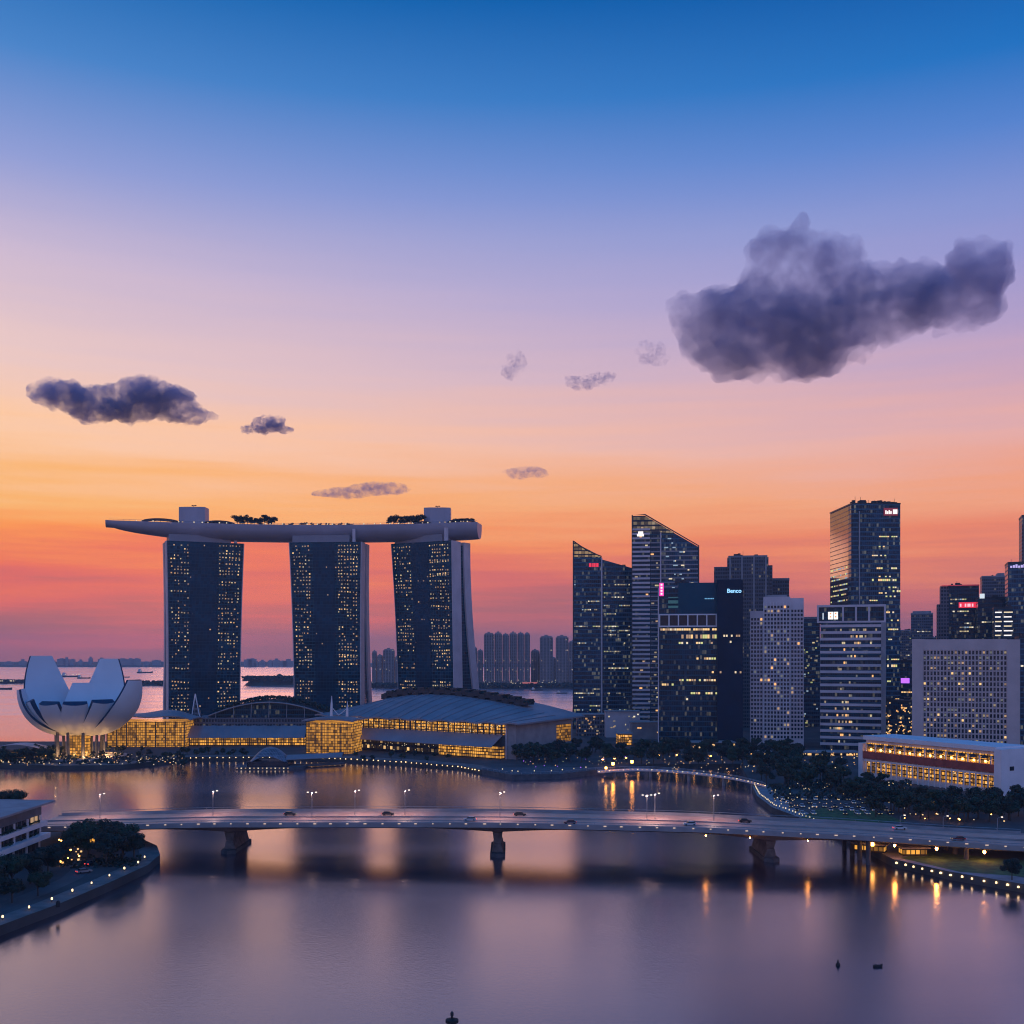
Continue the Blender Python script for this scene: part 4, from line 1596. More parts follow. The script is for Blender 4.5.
for k in range(24):                                # two bright rows under the frame
    u = 1 + k * 1.72
    if rs.random() < 0.85:
        q.append((front(u, u + 1.5, hz(630.5, d), hz(628.5, d), 0.4), rs.choice(['warm1', 'warm4', 'warm3'])))
    if 8 < k and rs.random() < 0.75:
        q.append((front(u, u + 1.5, hz(638.5, d), hz(634.7, d), 0.4), rs.choice(['green1', 'warm1', 'warm4'])))
for (y, a, b, p) in ((643, .3, .9, .4), (658.5, .65, .98, .8), (680, .35, .98, .6), (684.5, 0.05, .25, .8), (693, .55, .98, .6), (699, .3, .5, .4), (672, .7, 1.0, .4)):
    u = a * wl
    while u < b * wl:
        if rs.random() < p:
            q.append((front(u, u + 1.4, hz(y + 1, d), hz(y - 1, d), 0.4), rs.choice(['warm3', 'warm4', 'warm1', 'green1'])))
        u += 1.8
for (y, a, b, p) in ((636, 0.05, .9, .6), (642, .2, .9, .4), (672, .1, .9, .3), (700, .1, .8, .3)):
    u = wl + a * (wr - wl)
    while u < wl + b * (wr - wl):
        if rs.random() < p:
            q.append((front(u, u + 1.2, hz(y + 1, d), hz(y - 1, d), -3.1), rs.choice(['warm4', 'warm3'])))
        u += 1.8
pane_parts(rC, q)
roofstuff(rC, W_(15, d), W_(30, d), 6, 12, zt1 + 0.5, 5, seed=3)

# stepped grey tower behind
d = 1010
rD = tower_root('stepped_tower', 'blue-grey stepped tower rising behind the block with the blue lettered sign', 714, d, -11)
MB().box(0, W_(14, d), 0, 30, 0, hz(567, d)).build('lower_step', 'greyglass', rD)
MB().box(W_(13, d), W_(53, d), -2, 34, 0, hz(558, d)).build('main_shaft', 'greyglass', rD)
MB().box(W_(14, d), W_(52, d), 0, 30, hz(558, d) + 0.01, hz(556, d)).build('parapet', 'conc', rD)
for k in range(4):
    u = W_(15 + 11.5 * k, d)
    MB().box(u, u + 1.6, -3, -2.05, 0, hz(557, d)).build('pier', 'conc', rD)
MB().box(W_(53, d) + 0.01, W_(57, d), 1, 20, 0, hz(566, d)).build('side_step', 'greyglass', rD)
roofstuff(rD, W_(20, d), W_(48, d), 4, 20, hz(556, d) + 0.05, 5, seed=4)
rD2 = tower_root('office_block', 'plain blue-grey block peeping out right of the stepped tower', 769, 1030, -14, 'office block')
MB().box(0, W_(19.5, 1030), 0, 25, 0, hz(580, 1030)).build('curtain_wall', 'greyglass', rD2)
MB().box(-0.3, W_(19.5, 1030) + 0.3, -0.3, 25.3, hz(580, 1030) + 0.01, hz(578.3, 1030)).build('parapet', 'conc', rD2)

# white apartment tower
d = 800
rE = tower_root('apartment_tower', 'slim white apartment tower with rows of small dark square windows', 750, d, -13, 'apartment tower')
w0, w1, w2 = 0, W_(17, d), W_(52, d)
zl, zr = hz(611, d), hz(597, d)
MB().box(0, W_(13, d), 1.2, 30, 0, zl).build('left_wing', 'lilac', rE)
MB().box(W_(13, d) + .01, W_(39, d), 0, 32, 0, zr).build('middle_wing', 'lilac', rE)
MB().box(W_(39, d) + .01, w2, 1.2, 30, 0, hz(598.5, d)).build('right_wing', 'lilac', rE)
MB().box(W_(15, d), W_(36, d), 4, 24, zr + .01, hz(595, d)).build('roof_block', 'conc', rE)
q = []
for (a, b, n, yy, ztop) in ((0.5, 12.5, 4, 1.1, zl), (13.5, 38.5, 8, -0.1, zr), (39.5, 51.5, 4, 1.1, zr - 2)):
    for f in range(40):
        z = 6 + f * 3.0
        if z > ztop - 7:
            break
        for k in range(n):
            u = W_(a + (b - a) * (k + 0.5) / n, d)
            mm = 'window'
            if rs.random() < (0.13 if n == 8 else 0.04):
                mm = rs.choice(['warm2', 'warm4', 'city2', 'city2', 'city4', 'city4'])
            q.append((front(u - 0.72, u + 0.72, z, z + 1.8 + 0.001 * rs.random(), yy), mm))
pane_parts(rE, q, 'window')
for k in range(9):
    u = W_(13.2 + 25.6 * k / 8, d)
    MB().box(u - 0.18, u + 0.18, -0.5, -0.02, 0, zr - 4).build('wall_rib', 'white', rE)

# bluish tower in the gap
d = 1020
rF = tower_root('office_block', 'narrow blue glass block in the gap right of the white apartment tower', 797, d, -15, 'office block')
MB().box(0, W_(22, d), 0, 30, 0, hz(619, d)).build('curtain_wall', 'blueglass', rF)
MB().box(-0.3, W_(22, d) + .3, -0.3, 30.3, hz(619, d) + .01, hz(617, d)).build('parapet', 'conc', rF)
q = []
for k in range(34):
    q.append((front(W_(uni(4, 19), d), 0, 0, 0), 'cool1'))
q = []
for k in range(34):
    u, z = W_(uni(3, 19), d), hz(uni(632, 740), d)
    q.append((front(u, u + uni(1, 2.4), z, z + 1.3), rs.choice(COOL)))
pane_parts(rF, q)

# banded office block
d = 775
rG = tower_root('banded_block', 'office block with white horizontal floor bands and a lit sign panel on its framed crown', 817, d, -19, 'office block')
wf = wyaw(817, 882, d, -19)
zt, zb = hz(606, d), hz(623, d)
MB().box(W_(3.5, d), wf - 0.6, 0.6, 42, 0, zb).build('curtain_wall', 'darkglass', rG)
n = 19
for k in range(n):
    z = 4 + (zb - 6) * k / (n - 1) - 1.2
    MB().box(W_(3, d), wf, 0, 0.9, z, z + 1.9).build('floor_band', 'lilac', rG)
MB().box(wf - 0.6, wf + 2.6, 0.0, 42, 0, zb + 0.02).build('side_wall', 'conc', rG)
MB().box(0.4, wf + 2.2, 1.6, 42, zb + 0.05, zt - 1.0).build('crown_storey', 'darkglass', rG)
mb = MB()
mb.box(0, wf + 2.6, 0.4, 42, zt - 0.95, zt + 0.6)
mb.box(0, wf + 2.6, 0.4, 1.55, zb + 0.04, zb + 1.3)
for u in (0, wf * .39, wf * .59, wf * .79, wf + 1.3):
    mb.box(u, u + 1.3, 0.45, 1.5, zb + 1.3, zt - 0.96)
mb.build('crown_frame', 'lilac', rG)
sg = MB()
sg.box(W_(10.6, d), W_(15.5, d), 0.9, 1.5, hz(619.5, d), hz(612, d))
sg.box(W_(16, d), W_(20, d), 0.9, 1.5, hz(619.5, d), hz(612, d))
sg.build('sign_panel', 'signwhite', rG)
sg = MB()
for u in (12.2, 17.1):
    for z in (617.6, 614.4):
        sg.box(W_(u, d), W_(u + 1.4, d), 0.75, 0.89, hz(z, d), hz(z - 1.4, d))
sg.build('sign_marks', 'signorange', rG)
MB().box(W_(5.2, d), W_(6.4, d), 0.9, 1.5, hz(619.5, d), hz(613, d)).build('sign_bar', emis('pale_bar', (0.6, 0.7, 0.8), 0.8), rG)
q = []
bz = [4 + (zb - 6) * k / (n - 1) for k in range(n)]
for k in range(n - 1):
    z = bz[k] + 0.8
    ctr = 0.42 if k < 13 else 0.5
    for j in range(34):
        u = wf * (0.06 + 0.92 * (j + 0.5) / 34)
        f = (j + 0.5) / 34
        p = 0.32 * math.exp(-((f - ctr) / 0.12) ** 2)
        if k > n - 5:
            p = 0.5 * math.exp(-((f - 0.6) / 0.2) ** 2)
        if k == 2 and 0.15 < f < 0.35:
            p = 0.9
        if rs.random() < p + 0.012:
            q.append((front(u - 0.55, u + 0.55, z, z + 1.6, 0.45), rs.choice(PINKW)))
pane_parts(rG, q)

# tallest dark tower
d = 900
rH = tower_root('tall_tower', 'tallest dark glass tower, bronze on its left face, red sign at top', 853, d)
wf = W_(48, d)
zt = hz(504, d)
DP = 62
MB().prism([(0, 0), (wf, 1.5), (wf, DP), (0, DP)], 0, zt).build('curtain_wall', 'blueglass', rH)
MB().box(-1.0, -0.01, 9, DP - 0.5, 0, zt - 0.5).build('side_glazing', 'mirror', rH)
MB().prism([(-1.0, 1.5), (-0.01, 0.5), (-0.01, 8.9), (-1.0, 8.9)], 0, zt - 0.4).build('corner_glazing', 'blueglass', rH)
MB().box(wf * 0.12, wf * 0.14, -0.5, 0.2, 0, zt - 6).build('corner_rib', 'steel', rH)
MB().prism([(-1.2, 0), (wf + 0.2, 1.2), (wf + .2, DP + .2), (-1.2, DP + .2)], zt + 0.01, zt + 1.1).build('parapet', 'darkmetal', rH)
roofstuff(rH, 1, wf - 2, 2, 8, zt + 1.1, 16, 'black', seed=5)
sg = MB()
su = W_(36 - 5, d)
MB().box(su, su + 11.5, -0.2, 0.9, hz(515.5, d), hz(508, d)).build('sign_backing', emis('dark_red_sign', (0.5, 0.02, 0.02), 0.35), rH)
sg.box(su + 7.4, su + 11, -0.55, -0.22, hz(514, d), hz(509.5, d))
for k, (a, h) in enumerate(((1, 3), (2.4, 2.2), (3.8, 3.2), (5.2, 2.4))):
    sg.box(su + a, su + a + 1.0, -0.55, -0.22, hz(514, d), hz(514, d) + h)
sg.build('white_sign_marks', 'signwhite', rH)
q = []
for (y, a, b, p, h) in ((537, .55, .9, .8, 1), (547, .5, .7, .35, 1), (556, .4, .8, .2, 1), (569, .5, .9, .7, 1.4), (577, .5, .95, .3, 1), (581, .4, .95, .75, 1.8),
                        (588, .75, .95, .6, 1.2), (592, .75, .97, .7, 1.6), (593.5, .5, .7, .7, 1), (597, .6, .95, .4, 1.2), (601, .35, .5, .4, 1), (613, .7, .92, .5, 1.3),
                        (621, .8, .95, .5, 1.2), (630, .7, .95, .4, 1.2), (640, .7, .95, .35, 1), (650, .72, .95, .4, 1.2), (660, .72, .98, .5, 1), (667, .72, .98, .7, 2), (682, .72, .98, .6, 1.2),
                        (700, .72, .98, .4, 1.2), (711, .72, .98, .8, 1.6), (716, .72, .98, .8, 2.2), (722, .72, .98, .9, 2.2), (728, .72, .98, .7, 2)):
    u = wf * a
    while u < wf * b:
        if rs.random() < p:
            q.append((front(u, u + 1.4, hz(y, d), hz(y, d) + h, -0.15 + 1.5 * u / wf), rs.choice(['green1', 'warm3', 'green1', 'warm1'] if y < 700 else ['warm2', 'warm1'])))
        u += 1.75
for (y, p) in ((568.5, .9), (575, .8), (579, .9), (585, .7), (590, .9), (595, .8), (601, .7)):
    for k in range(14):
        if rs.random() < p:
            v = 12 + k * 3.4
            q.append((leftside(v, v + 3, hz(y, d + 20), hz(y, d + 20) + 1.2, -1.0), rs.choice(['green1', 'warm4', 'cool1'])))
pane_parts(rH, q)

# hazy and dark towers on the right
def simple(name, label, x0, x1, yt, d, m, dep=25, trim='conc', lit=0.15, mats=COOL, roof=3, step=None, group=None, cat='office tower', rz=-20):
    r = tower_root(name, label, x0, d, rz, cat, group)
    w = wyaw(x0, x1, d, rz)
    h = hz(yt, d)
    MB().box(0, w, 0, dep, 0, h - 1.6).build('curtain_wall', m, r)
    MB().box(-0.25, w + 0.25, -0.25, dep + 0.25, h - 1.59, h).build('parapet', trim, r)
    if step:
        MB().box(w * step[0], w * step[1], 3, dep - 3, h + 0.01, h + step[2]).build('roof_block', trim, r)
    if roof:
        roofstuff(r, w * 0.1, w * 0.9, 3, dep - 3, h, roof, seed=int(x0))
    if lit:
        q = []
        lit_rows(q, 1, w - 1, 6, h - 5, 3.7, 2.0, lit, mats, 1.2, -0.1, rs)
        pane_parts(r, q)
    return r, w, h


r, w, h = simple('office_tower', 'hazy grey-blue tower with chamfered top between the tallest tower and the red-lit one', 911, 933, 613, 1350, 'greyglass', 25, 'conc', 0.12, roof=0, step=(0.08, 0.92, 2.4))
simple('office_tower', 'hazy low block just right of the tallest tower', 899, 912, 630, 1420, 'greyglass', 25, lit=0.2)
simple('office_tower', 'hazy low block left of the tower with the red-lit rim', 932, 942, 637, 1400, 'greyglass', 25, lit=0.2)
r, w, h = simple('signed_tower', 'dark tower with a glowing red rooftop rim and a red sign on its front', 949, 979, 585, 1000, 'darkglass', 30, 'darkmetal', 0.25, roof=3)
MB().box(-W_(8, 1000), -0.02, 1, 26, 0, hz(586, 1000)).build('side_wing', panes('rosy_wing', (0.06, 0.05, 0.06), (0.30, 0.22, 0.22), 3.4, 2.4, 0.3, 0.4, 0.3, 0.4), r)
MB().box(-W_(11, 1000), -W_(8, 1000) - 0.02, 3, 26, 0, hz(604, 1000)).build('lower_wing', panes('rosy_wing_low', (0.06, 0.05, 0.06), (0.30, 0.22, 0.22), 3.4, 2.4, 0.3, 0.4, 0.3, 0.4), r)
MB().box(-W_(7, 1000), w, -0.5, -0.27, h - 0.9, h - 0.2).build('red_rim', emis('red_rim', (0.8, 0.04, 0.06), 0.5), r)
MB().box(W_(9, 1000), W_(26, 1000), -0.6, -0.1, hz(608, 1000), hz(602.5, 1000)).build('red_sign', 'signred', r)
sg = MB()
for k, a in enumerate((10, 14.5, 17.0, 21.0)):
    sg.box(W_(a, 1000), W_(a + (1.4 if k != 2 else 2.8), 1000), -0.8, -0.61, hz(607, 1000), hz(604, 1000))
sg.build('red_sign_marks', emis('pink_marks', (1, 0.5, 0.6), 1.2), r)
simple('office_tower', 'grey tower with a small roof cabin standing behind the red-signed tower', 982, 1006, 576, 1200, 'greyglass', 30, lit=0.08, roof=2, step=(0.65, 0.95, 3))
r, w, h = simple('signed_block', 'dark blue block with a small white sign at its upper left corner', 978, 1012, 597, 960, 'darkglass', 30, 'darkmetal', 0.12)
MB().box(W_(1.5, 960), W_(6, 960), -0.6, -0.3, hz(598.5, 960), hz(593.8, 960)).build('white_sign', emis('pale_sign', (0.8, 0.92, 1.0), 0.9), r)
r, w, h = simple('office_block', 'dark block with bright white lit floors low behind the pale hotel slab', 994, 1013, 607, 900, 'darkglass', 20, 'darkmetal', 0, cat='office block')
q = []
for k in range(6):
    for (a, b) in ((1, 7), (9, 17)):
        q.append((front(W_(a, 900), W_(b - (k % 2), 900), hz(613 + k * 4.6, 900), hz(611.8 + k * 4.6, 900)), 'signwhite' if (k + a) % 3 else 'warm3'))
pane_parts(r, q)
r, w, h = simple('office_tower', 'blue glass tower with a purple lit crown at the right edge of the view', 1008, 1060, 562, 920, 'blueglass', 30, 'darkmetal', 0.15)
sg = MB()
for k in range(8):
    sg.box(W_(2 + k * 2.4, 920), W_(3.8 + k * 2.4, 920), -0.6, -0.3, hz(568, 920), hz(566 - (k % 3) * 0.7, 920))
sg.build('purple_sign', emis('lilac_sign', (0.6, 0.5, 1.0), 0.9), r)
simple('slim_tower', 'slim dark tower just entering the view at the right edge, above all its neighbours', 1022, 1050, 515, 1050, 'greyglass', 30, 'darkmetal', 0.05)
r, w, h = simple('office_block', 'dark block with a purple sign between the tallest tower and the pale hotel slab', 886, 916, 660, 980, 'darkglass', 30, 'darkmetal', 0.35, WARM, cat='office block')
MB().box(W_(14, 980), W_(22, 980), -0.6, -0.2, hz(683, 980), hz(678, 980)).build('purple_sign', 'signpurple', r)
r, w, h = simple('office_block', 'dark low block with amber shopfronts behind the white hotel with the red band', 884, 914, 700, 820, 'darkglass', 20, 'darkmetal', 0, WARM, cat='office block')
q = []
for k in range(60):
    u, z = uni(0.5, w - 1.5), hz(uni(703, 735), 820)
    q.append((front(u, u + uni(0.5, 1.3), z, z + uni(0.6, 1.2)), rs.choice(['warm2', 'warm1', 'warm2'])))
pane_parts(r, q)
simple('office_block', 'dark blue glass block at the right edge behind the pale hotel slab', 1019, 1070, 636, 760, 'blueglass', 30, 'darkmetal', 0.2, cat='office block')
simple('office_block', 'dim blue block behind the banded office block and the white apartment tower', 800, 835, 640, 1150, 'greyglass', 25, lit=0.2, cat='office block')

# pale hotel slab with a grid of windows
d = 690
rI = tower_root('hotel_slab', 'broad pale hotel slab with a deep grid of small windows behind the white arcaded hotel', 912, d, -24, 'hotel')
wf = wyaw(912, 1020, d, -24)
zt = hz(639, d)
wl, wr, zg1, zg0 = wf * 0.105, wf * 0.885, hz(650, d), 8
MB().box(0, wl, 0, 30, 0, zt).build('left_wall', 'beige', rI)
MB().box(wr, wf, 0, 30, 0, zt - 0.6).build('right_wall', 'beige', rI)
MB().box(wl + .01, wr - .01, 0.3, 30, zg1, zt - 0.3).build('parapet', 'beige', rI)
MB().box(wl + .01, wr - .01, 1.6, 30, 0, zg1 - .01).build('window_wall', 'window', rI)
nc, nr = 24, 19
mb = MB()
for k in range(nc + 1):
    u = wl + (wr - wl) * k / nc
    mb.box(max(wl + .02, u - 0.4), min(wr - .02, u + 0.4), 0.35, 1.55, 0, zg1 - .02)
mb.build('facade_piers', 'beige', rI)
mb = MB()
for k in range(nr + 1):
    z = zg0 + (zg1 - zg0) * k / nr
    mb.box(wl + .03, wr - .03, 0.6, 1.5, z - 0.55, z + 0.45)
mb.build('facade_sills', 'beige', rI)
q = []
for c in range(nc):
    for f in range(nr):
        if rs.random() < 0.5:
            u, z = wl + (wr - wl) * (c + 0.5) / nc, zg0 + (zg1 - zg0) * (f + 0.5) / nr
            mm = rs.choice(['curtain', 'curtain', 'curtain2', 'curtain2', 'curtain2', 'city2', 'city4', 'warm4', 'warm5'])
            if rs.random() < 0.06:
                mm = 'warm1'
            q.append((front(u - 0.7, u + 0.7, z - 0.65, z + 0.75, 1.45), mm))
for c in range(nc):
    for f in range(3):
        if rs.random() < 0.4:
            u, z = wl + (wr - wl) * (c + 0.5) / nc, 8 - 2.0 - f * 2.6
            q.append((front(u - 0.7, u + 0.7, z - 0.5, z + 0.7, 1.45), 'warm2'))
pane_parts(rI, q, 'window')

# white arcaded hotel with a red band
LF = 92
ang = -62.5
hx, hy = X(857, 594), 594
rJ = thing('white_hotel', 'long low white hotel with golden lit arcades and a dark red brick band', 'hotel', (hx, hy, LANDZ), ang)
MB().box(3, LF - 4, 4, 26, 0, 21).build('main_block', 'white', rJ)
MB().box(0, 3, 1, 26, 0, 19).build('left_end_wall', 'white', rJ)
MB().box(LF - 4, LF, 0, 28, 0, 22.4).build('right_end_wall', 'white', rJ)
MB().box(3.01, LF - 4.01, 1.5, 25, 21.01, 23.2).build('roof_slab', 'white', rJ)
MB().box(3.01, LF - 4.01, 1.2, 3.99, 10.8, 14.6).build('red_band', 'redband', rJ)
MB().box(3.01, LF - 4.01, 3.7, 3.98, 14.62, 19.2).build('upper_arcade_wall', 'gold2', rJ)
MB().box(3.01, LF - 4.01, 3.7, 3.98, 3, 9.2).build('lower_arcade_wall', 'gold2', rJ)
for k in range(13):
    u = 5 + (LF - 12) * k / 12
    MB().box(u - 0.3, u + 0.3, 1.6, 2.2, 14.65, 18.8).build('arcade_column', 'white', rJ)
    mb = MB()
    mb.lathe([(0.15, 17.0), (1.9, 17.4), (1.2, 18.5), (0.1, 19.0)], 10, u + 2.5, 2.4)
    mb.build('parasol', 'darkmetal', rJ)
    MB().box(u + 1.6, u + 2.5, 3.3, 3.6, 15.2, 16.2).build('arcade_lamp', 'lampo', rJ)
for k in range(24):
    u = 4.5 + (LF - 10) * k / 23
    mb = MB()
    mb.box(u - 0.3, u + 0.3, 2.0, 2.6, 0, 10.75)
    mb.build('arcade_pier', 'white', rJ)
MB().box(3.02, LF - 4.02, 1.9, 3.6, 9.3, 10.4).build('arcade_lintel', 'white', rJ)
q = []
for k in range(90):
    u = uni(4, LF - 6)
    z = random.choice([uni(14.8, 16.2), uni(4, 8.6)])
    q.append((front(u, u + uni(0.3, 0.8), z, z + 0.5, 3.6), random.choice(['warm3', 'warm2', 'warm1'])))
pane_parts(rJ, q, 'arcade_light')
MB().box(LF + 0.01, LF + 0.1, 6, 9, 12, 14).build('end_window', 'window', rJ)

# low buildings and podiums among the trees
def podium(label, x0, x1, yt, yb, d, m, litn, mats, dep=14):
    r = thing('low_building', label, 'building', (X(x0, d), d, LANDZ))
    w, h = W_(x1 - x0, d), hz(yt, d)
    MB().box(0, w, 0, dep, 0, h - 0.8).build('wall', m, r)
    MB().box(-0.6, w + 0.6, -0.6, dep + 0.6, h - 0.79, h).build('roof', 'conc', r)
    q = []
    for k in range(litn):
        u, z = uni(0.5, w - 2), uni(0.5, h - 2.5)
        q.append((front(u, u + uni(0.6, 2.0), z, z + uni(0.6, 1.4)), random.choice(mats)))
    if q:
        pane_parts(r, q)
    return r


podium('low grey podium right of the convention hall, under the leftmost slanted tower', 577, 606, 714, 740, 900, 'greyglass', 16, ['warm4', 'amber', 'city2'])
podium('low pale podium with white lit windows at the foot of the banded slanted tower', 606, 640, 711, 740, 880, 'lilac', 18, ['city1', 'city2', 'warm4', 'city5'])
podium('pale grey wall-like podium right of the white-lit podium', 632, 662, 722, 742, 860, 'conc', 4, ['warm2'])
podium('low pavilion with pink lit front before the dark blue glass block', 690, 735, 742, 752, 770, 'shop', 20, ['warm1', 'warm2', 'warm3'])
podium('small amber lit building at the left end of the podium row', 618, 632, 733, 742, 800, 'gold2', 6, ['warm2'])
podium('small low shed among the trees before the white apartment tower', 742, 775, 752, 760, 730, 'shop', 12, ['warm1', 'warm2'])
podium('small amber lit kiosk row before the banded office block', 800, 860, 752, 764, 720, 'shop', 20, ['warm1', 'warm2'])

# ------------------------------------------------------------------ far skyline across the strait
def far_block(x0, x1, yt, d, label, group, n=1):
    r = thing('apartment_block', label, 'apartment block', (X(x0, d), d, 2), 0, group)
    w, h = W_(x1 - x0, d), Z(yt, d) - 2
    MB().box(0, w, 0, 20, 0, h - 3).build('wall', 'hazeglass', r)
    mb = MB()
    mb.box(w * 0.1, w * 0.9, 2, 18, h - 2.99, h)
    mb.box(w * 0.35, w * 0.6, 5, 12, h + 0.01, h + 2.5)
    mb.build('roof', 'conc', r)
    mb = MB()
    for k in range(1, 4):
        u = w * k / 4
        mb.box(u - 0.6, u + 0.6, -1.2, -0.02, 0, h - 3)
    mb.build('wall_ribs', 'conc', r)


fars = [(484, 494, 633), (494.4, 502, 632.5), (502.4, 509, 634), (509.4, 517, 632.5), (517.4, 524, 632.8), (524.4, 530, 633)]
for i, (a, b, y) in enumerate(fars):
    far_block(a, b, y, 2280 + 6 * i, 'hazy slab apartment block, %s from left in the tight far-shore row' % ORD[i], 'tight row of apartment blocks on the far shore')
fars2 = [(540, 553, 636), (556, 568.5, 636), (569, 578, 641)]
for i, (a, b, y) in enumerate(fars2):
    far_block(a, b, y, 2300, 'hazy tall apartment block, %s right of the tight row across the water' % ORD[i], 'tall far blocks left of the slanted towers')
lowf = [(372, 376, 651), (377, 382, 655), (383, 394, 649), (395, 400, 656), (470, 477, 647), (477.5, 483, 650), (531, 539.5, 650), (534, 546, 655), (545, 556, 657), (557, 570, 656)]
for i, (a, b, y) in enumerate(lowf):
    far_block(a, b, y, 2380, 'small hazy far-shore block, %s from left of the low ones' % ORD[i], 'low hazy blocks on the far shore')
# far port sheds, cranes, very far skyline
for i in range(26):
    px = [8, 22, 34, 52, 61, 66, 72, 90, 101, 112, 122, 136, 146, 156, 248, 256, 262, 270, 276, 283, 288, 402, 40, 80, 130, 252][i]
    d = 6400
    w, h = uni(20, 60), uni(14, 42)
    r = thing('far_building', 'tiny hazy building on the farthest shore by the horizon', 'building', (X(px, d), d, 8), 0, 'buildings on the farthest shore')
    mb = MB()
    mb.box(-w / 2, w / 2, 0, 20, -8, h)
    mb.box(-w / 5, w / 4, 3, 14, h + 0.01, h + uni(3, 12))
    mb.build('wall', 'conc', r)
shore_lights = MB()
for k in range(90):
    px = uni(478, 572)
    d = 2240 + uni(-20, 30)
    z = 4 + 14 * rnd() ** 2
    s = uni(0.5, 1.1)
    shore_lights.box(X(px, d) - s, X(px, d) + s, d, d + 1, z, z + s)
for k in range(26):
    px = uni(0, 26) if k < 16 else uni(60, 88)
    d = 2620 if k < 16 else 3500
    s = uni(0.5, 1.1)
    shore_lights.box(X(px, d) - s, X(px, d) + s, d - 60, d - 59, 7.5, 8.5 + s)
o = shore_lights.build('shore_lights', 'warm3')
o['kind'] = 'stuff'
tag(o, 'scattered pinpoint lights along the far shore', 'lights')
rl = thing('red_roofed_terminal', 'long low terminal with a glowing red roof line on the far shore', 'terminal', (X(523, 2230), 2230, 2))
MB().box(0, W_(14, 2230), 0, 16, 0, 9).build('wall', 'greyglass', rl)
MB().box(-1, W_(14, 2230) + 1, -1, 17, 9.01, 11).build('roof', emis('red_roof_light', (1, 0.25, 0.2), 0.5), rl)

# trees on far shores read as one mass
def far_wood(n, px0, px1, d, dd, z, s, label):
    mb = MB()
    for k in range(n):
        px, y = uni(px0, px1), d + uni(0, dd)
        x = X(px, d)
        for q in range(14):
            c = Vector((x + uni(-1, 1) * s, y + uni(-1, 1) * s, z + uni(0, 1.6) * s))
            e1 = Vector((uni(-1, 1), uni(-1, 1), uni(-1, 1))).normalized() * s * 0.6
            e2 = e1.orthogonal().normalized() * s * 0.6
            mb.face([c - e1, c - e2, c + e1, c + e2])
    o = mb.build('far_wood', 'forest')
    o['kind'] = 'stuff'
    tag(o, label, 'wood')


far_wood(260, 372, 578, 2215, 60, 3, 5, 'dark belt of trees along the far shore below the apartment blocks')
far_wood(160, 244, 300, 2440, 60, 12, 5.5, 'wooded cover of the island between the first two towers')
far_wood(40, 136, 172, 2450, 50, 3, 4.5, 'dark wood on the headland left of the first tower')
far_wood(60, -20, 28, 2600, 60, 3, 4, 'low dark trees on the spit at the left edge')


# ------------------------------------------------------------------ boats
def boat(px, py, L_, label, name='cargo_ship', cat='ship', h=1.0, lit=True):
    x, y = G(px, py)
    r = thing(name, label, cat, (x, y, 0), uni(-15, 15))
    mb = MB()
    a = L_ / 2
    b = L_ * 0.11
    mb.prism([(-a, -b), (a * 0.7, -b), (a, 0), (a * 0.7, b), (-a, b)], -0.5, [L_ * .08 * h, L_ * .08 * h, L_ * .11 * h, L_ * .08 * h, L_ * .08 * h])
    mb.build('hull', 'darkmetal', r)
    mb = MB()
    mb.box(-a * 0.85, -a * 0.45, -b * 0.8, b * 0.8, L_ * .08 * h + .01, L_ * 0.2 * h)
    mb.box(-a * 0.8, -a * 0.55, -b * 0.6, b * 0.6, L_ * 0.2 * h + .01, L_ * 0.26 * h)
    mb.build('wheelhouse', 'white', r)
    MB().tube([(0, 0, L_ * .08 * h), (0, 0, L_ * 0.24 * h)], L_ * 0.006, 5).build('mast', 'darkmetal', r)
    if lit:
        MB().box(-a * 0.5, -a * 0.4, -b, -b * 0.9, L_ * .12, L_ * .15).build('deck_lamp', 'warm3', r)


boat(3, 689.5, 42, 'dark barge lying at the left edge of the far water', 'barge', 'boat')
boat(70, 677, 55, 'low ship with lights seen between the tall museum petals', lit=True)
boat(84, 678.5, 40, 'second small ship right beside the low lit ship between the petals')
boat(124, 677.5, 34, 'small dark ship just right of the tall museum petals')
boat(145, 673, 60, 'far small ship between museum and first hotel tower')
boat(537, 690.5, 24, 'pale ferry below the far apartment row', 'ferry', 'ferry')
boat(562, 693.5, 20, 'small dark boat left of the slanted tower', 'launch', 'boat')
boat(505, 688, 14, 'tiny white boat under the tight far-shore row', 'launch', 'boat')

# ------------------------------------------------------------------ road bridge
def bz_(x):                                         # road height along the bridge
    ks = [(-420, 3.2), (-190, 8.2), (-163, 9.2), (-100, 11.0), (-5, 11.9), (60, 11.3), (110, 9.8), (167, 7.2), (230, 5.0), (420, 3.2)]
    for (a, b), (c, e) in zip(ks, ks[1:]):
        if a <= x <= c:
            t = (x - a) / (c - a)
            t = t * t * (3 - 2 * t) * 0.35 + t * 0.65
            return b + (e - b) * t
    return 3.2


def by_(x):
    return 368 - 0.075 * (x + 5) - 0.0002 * (x + 5) ** 2 * (1 if x > 0 else 0.5)


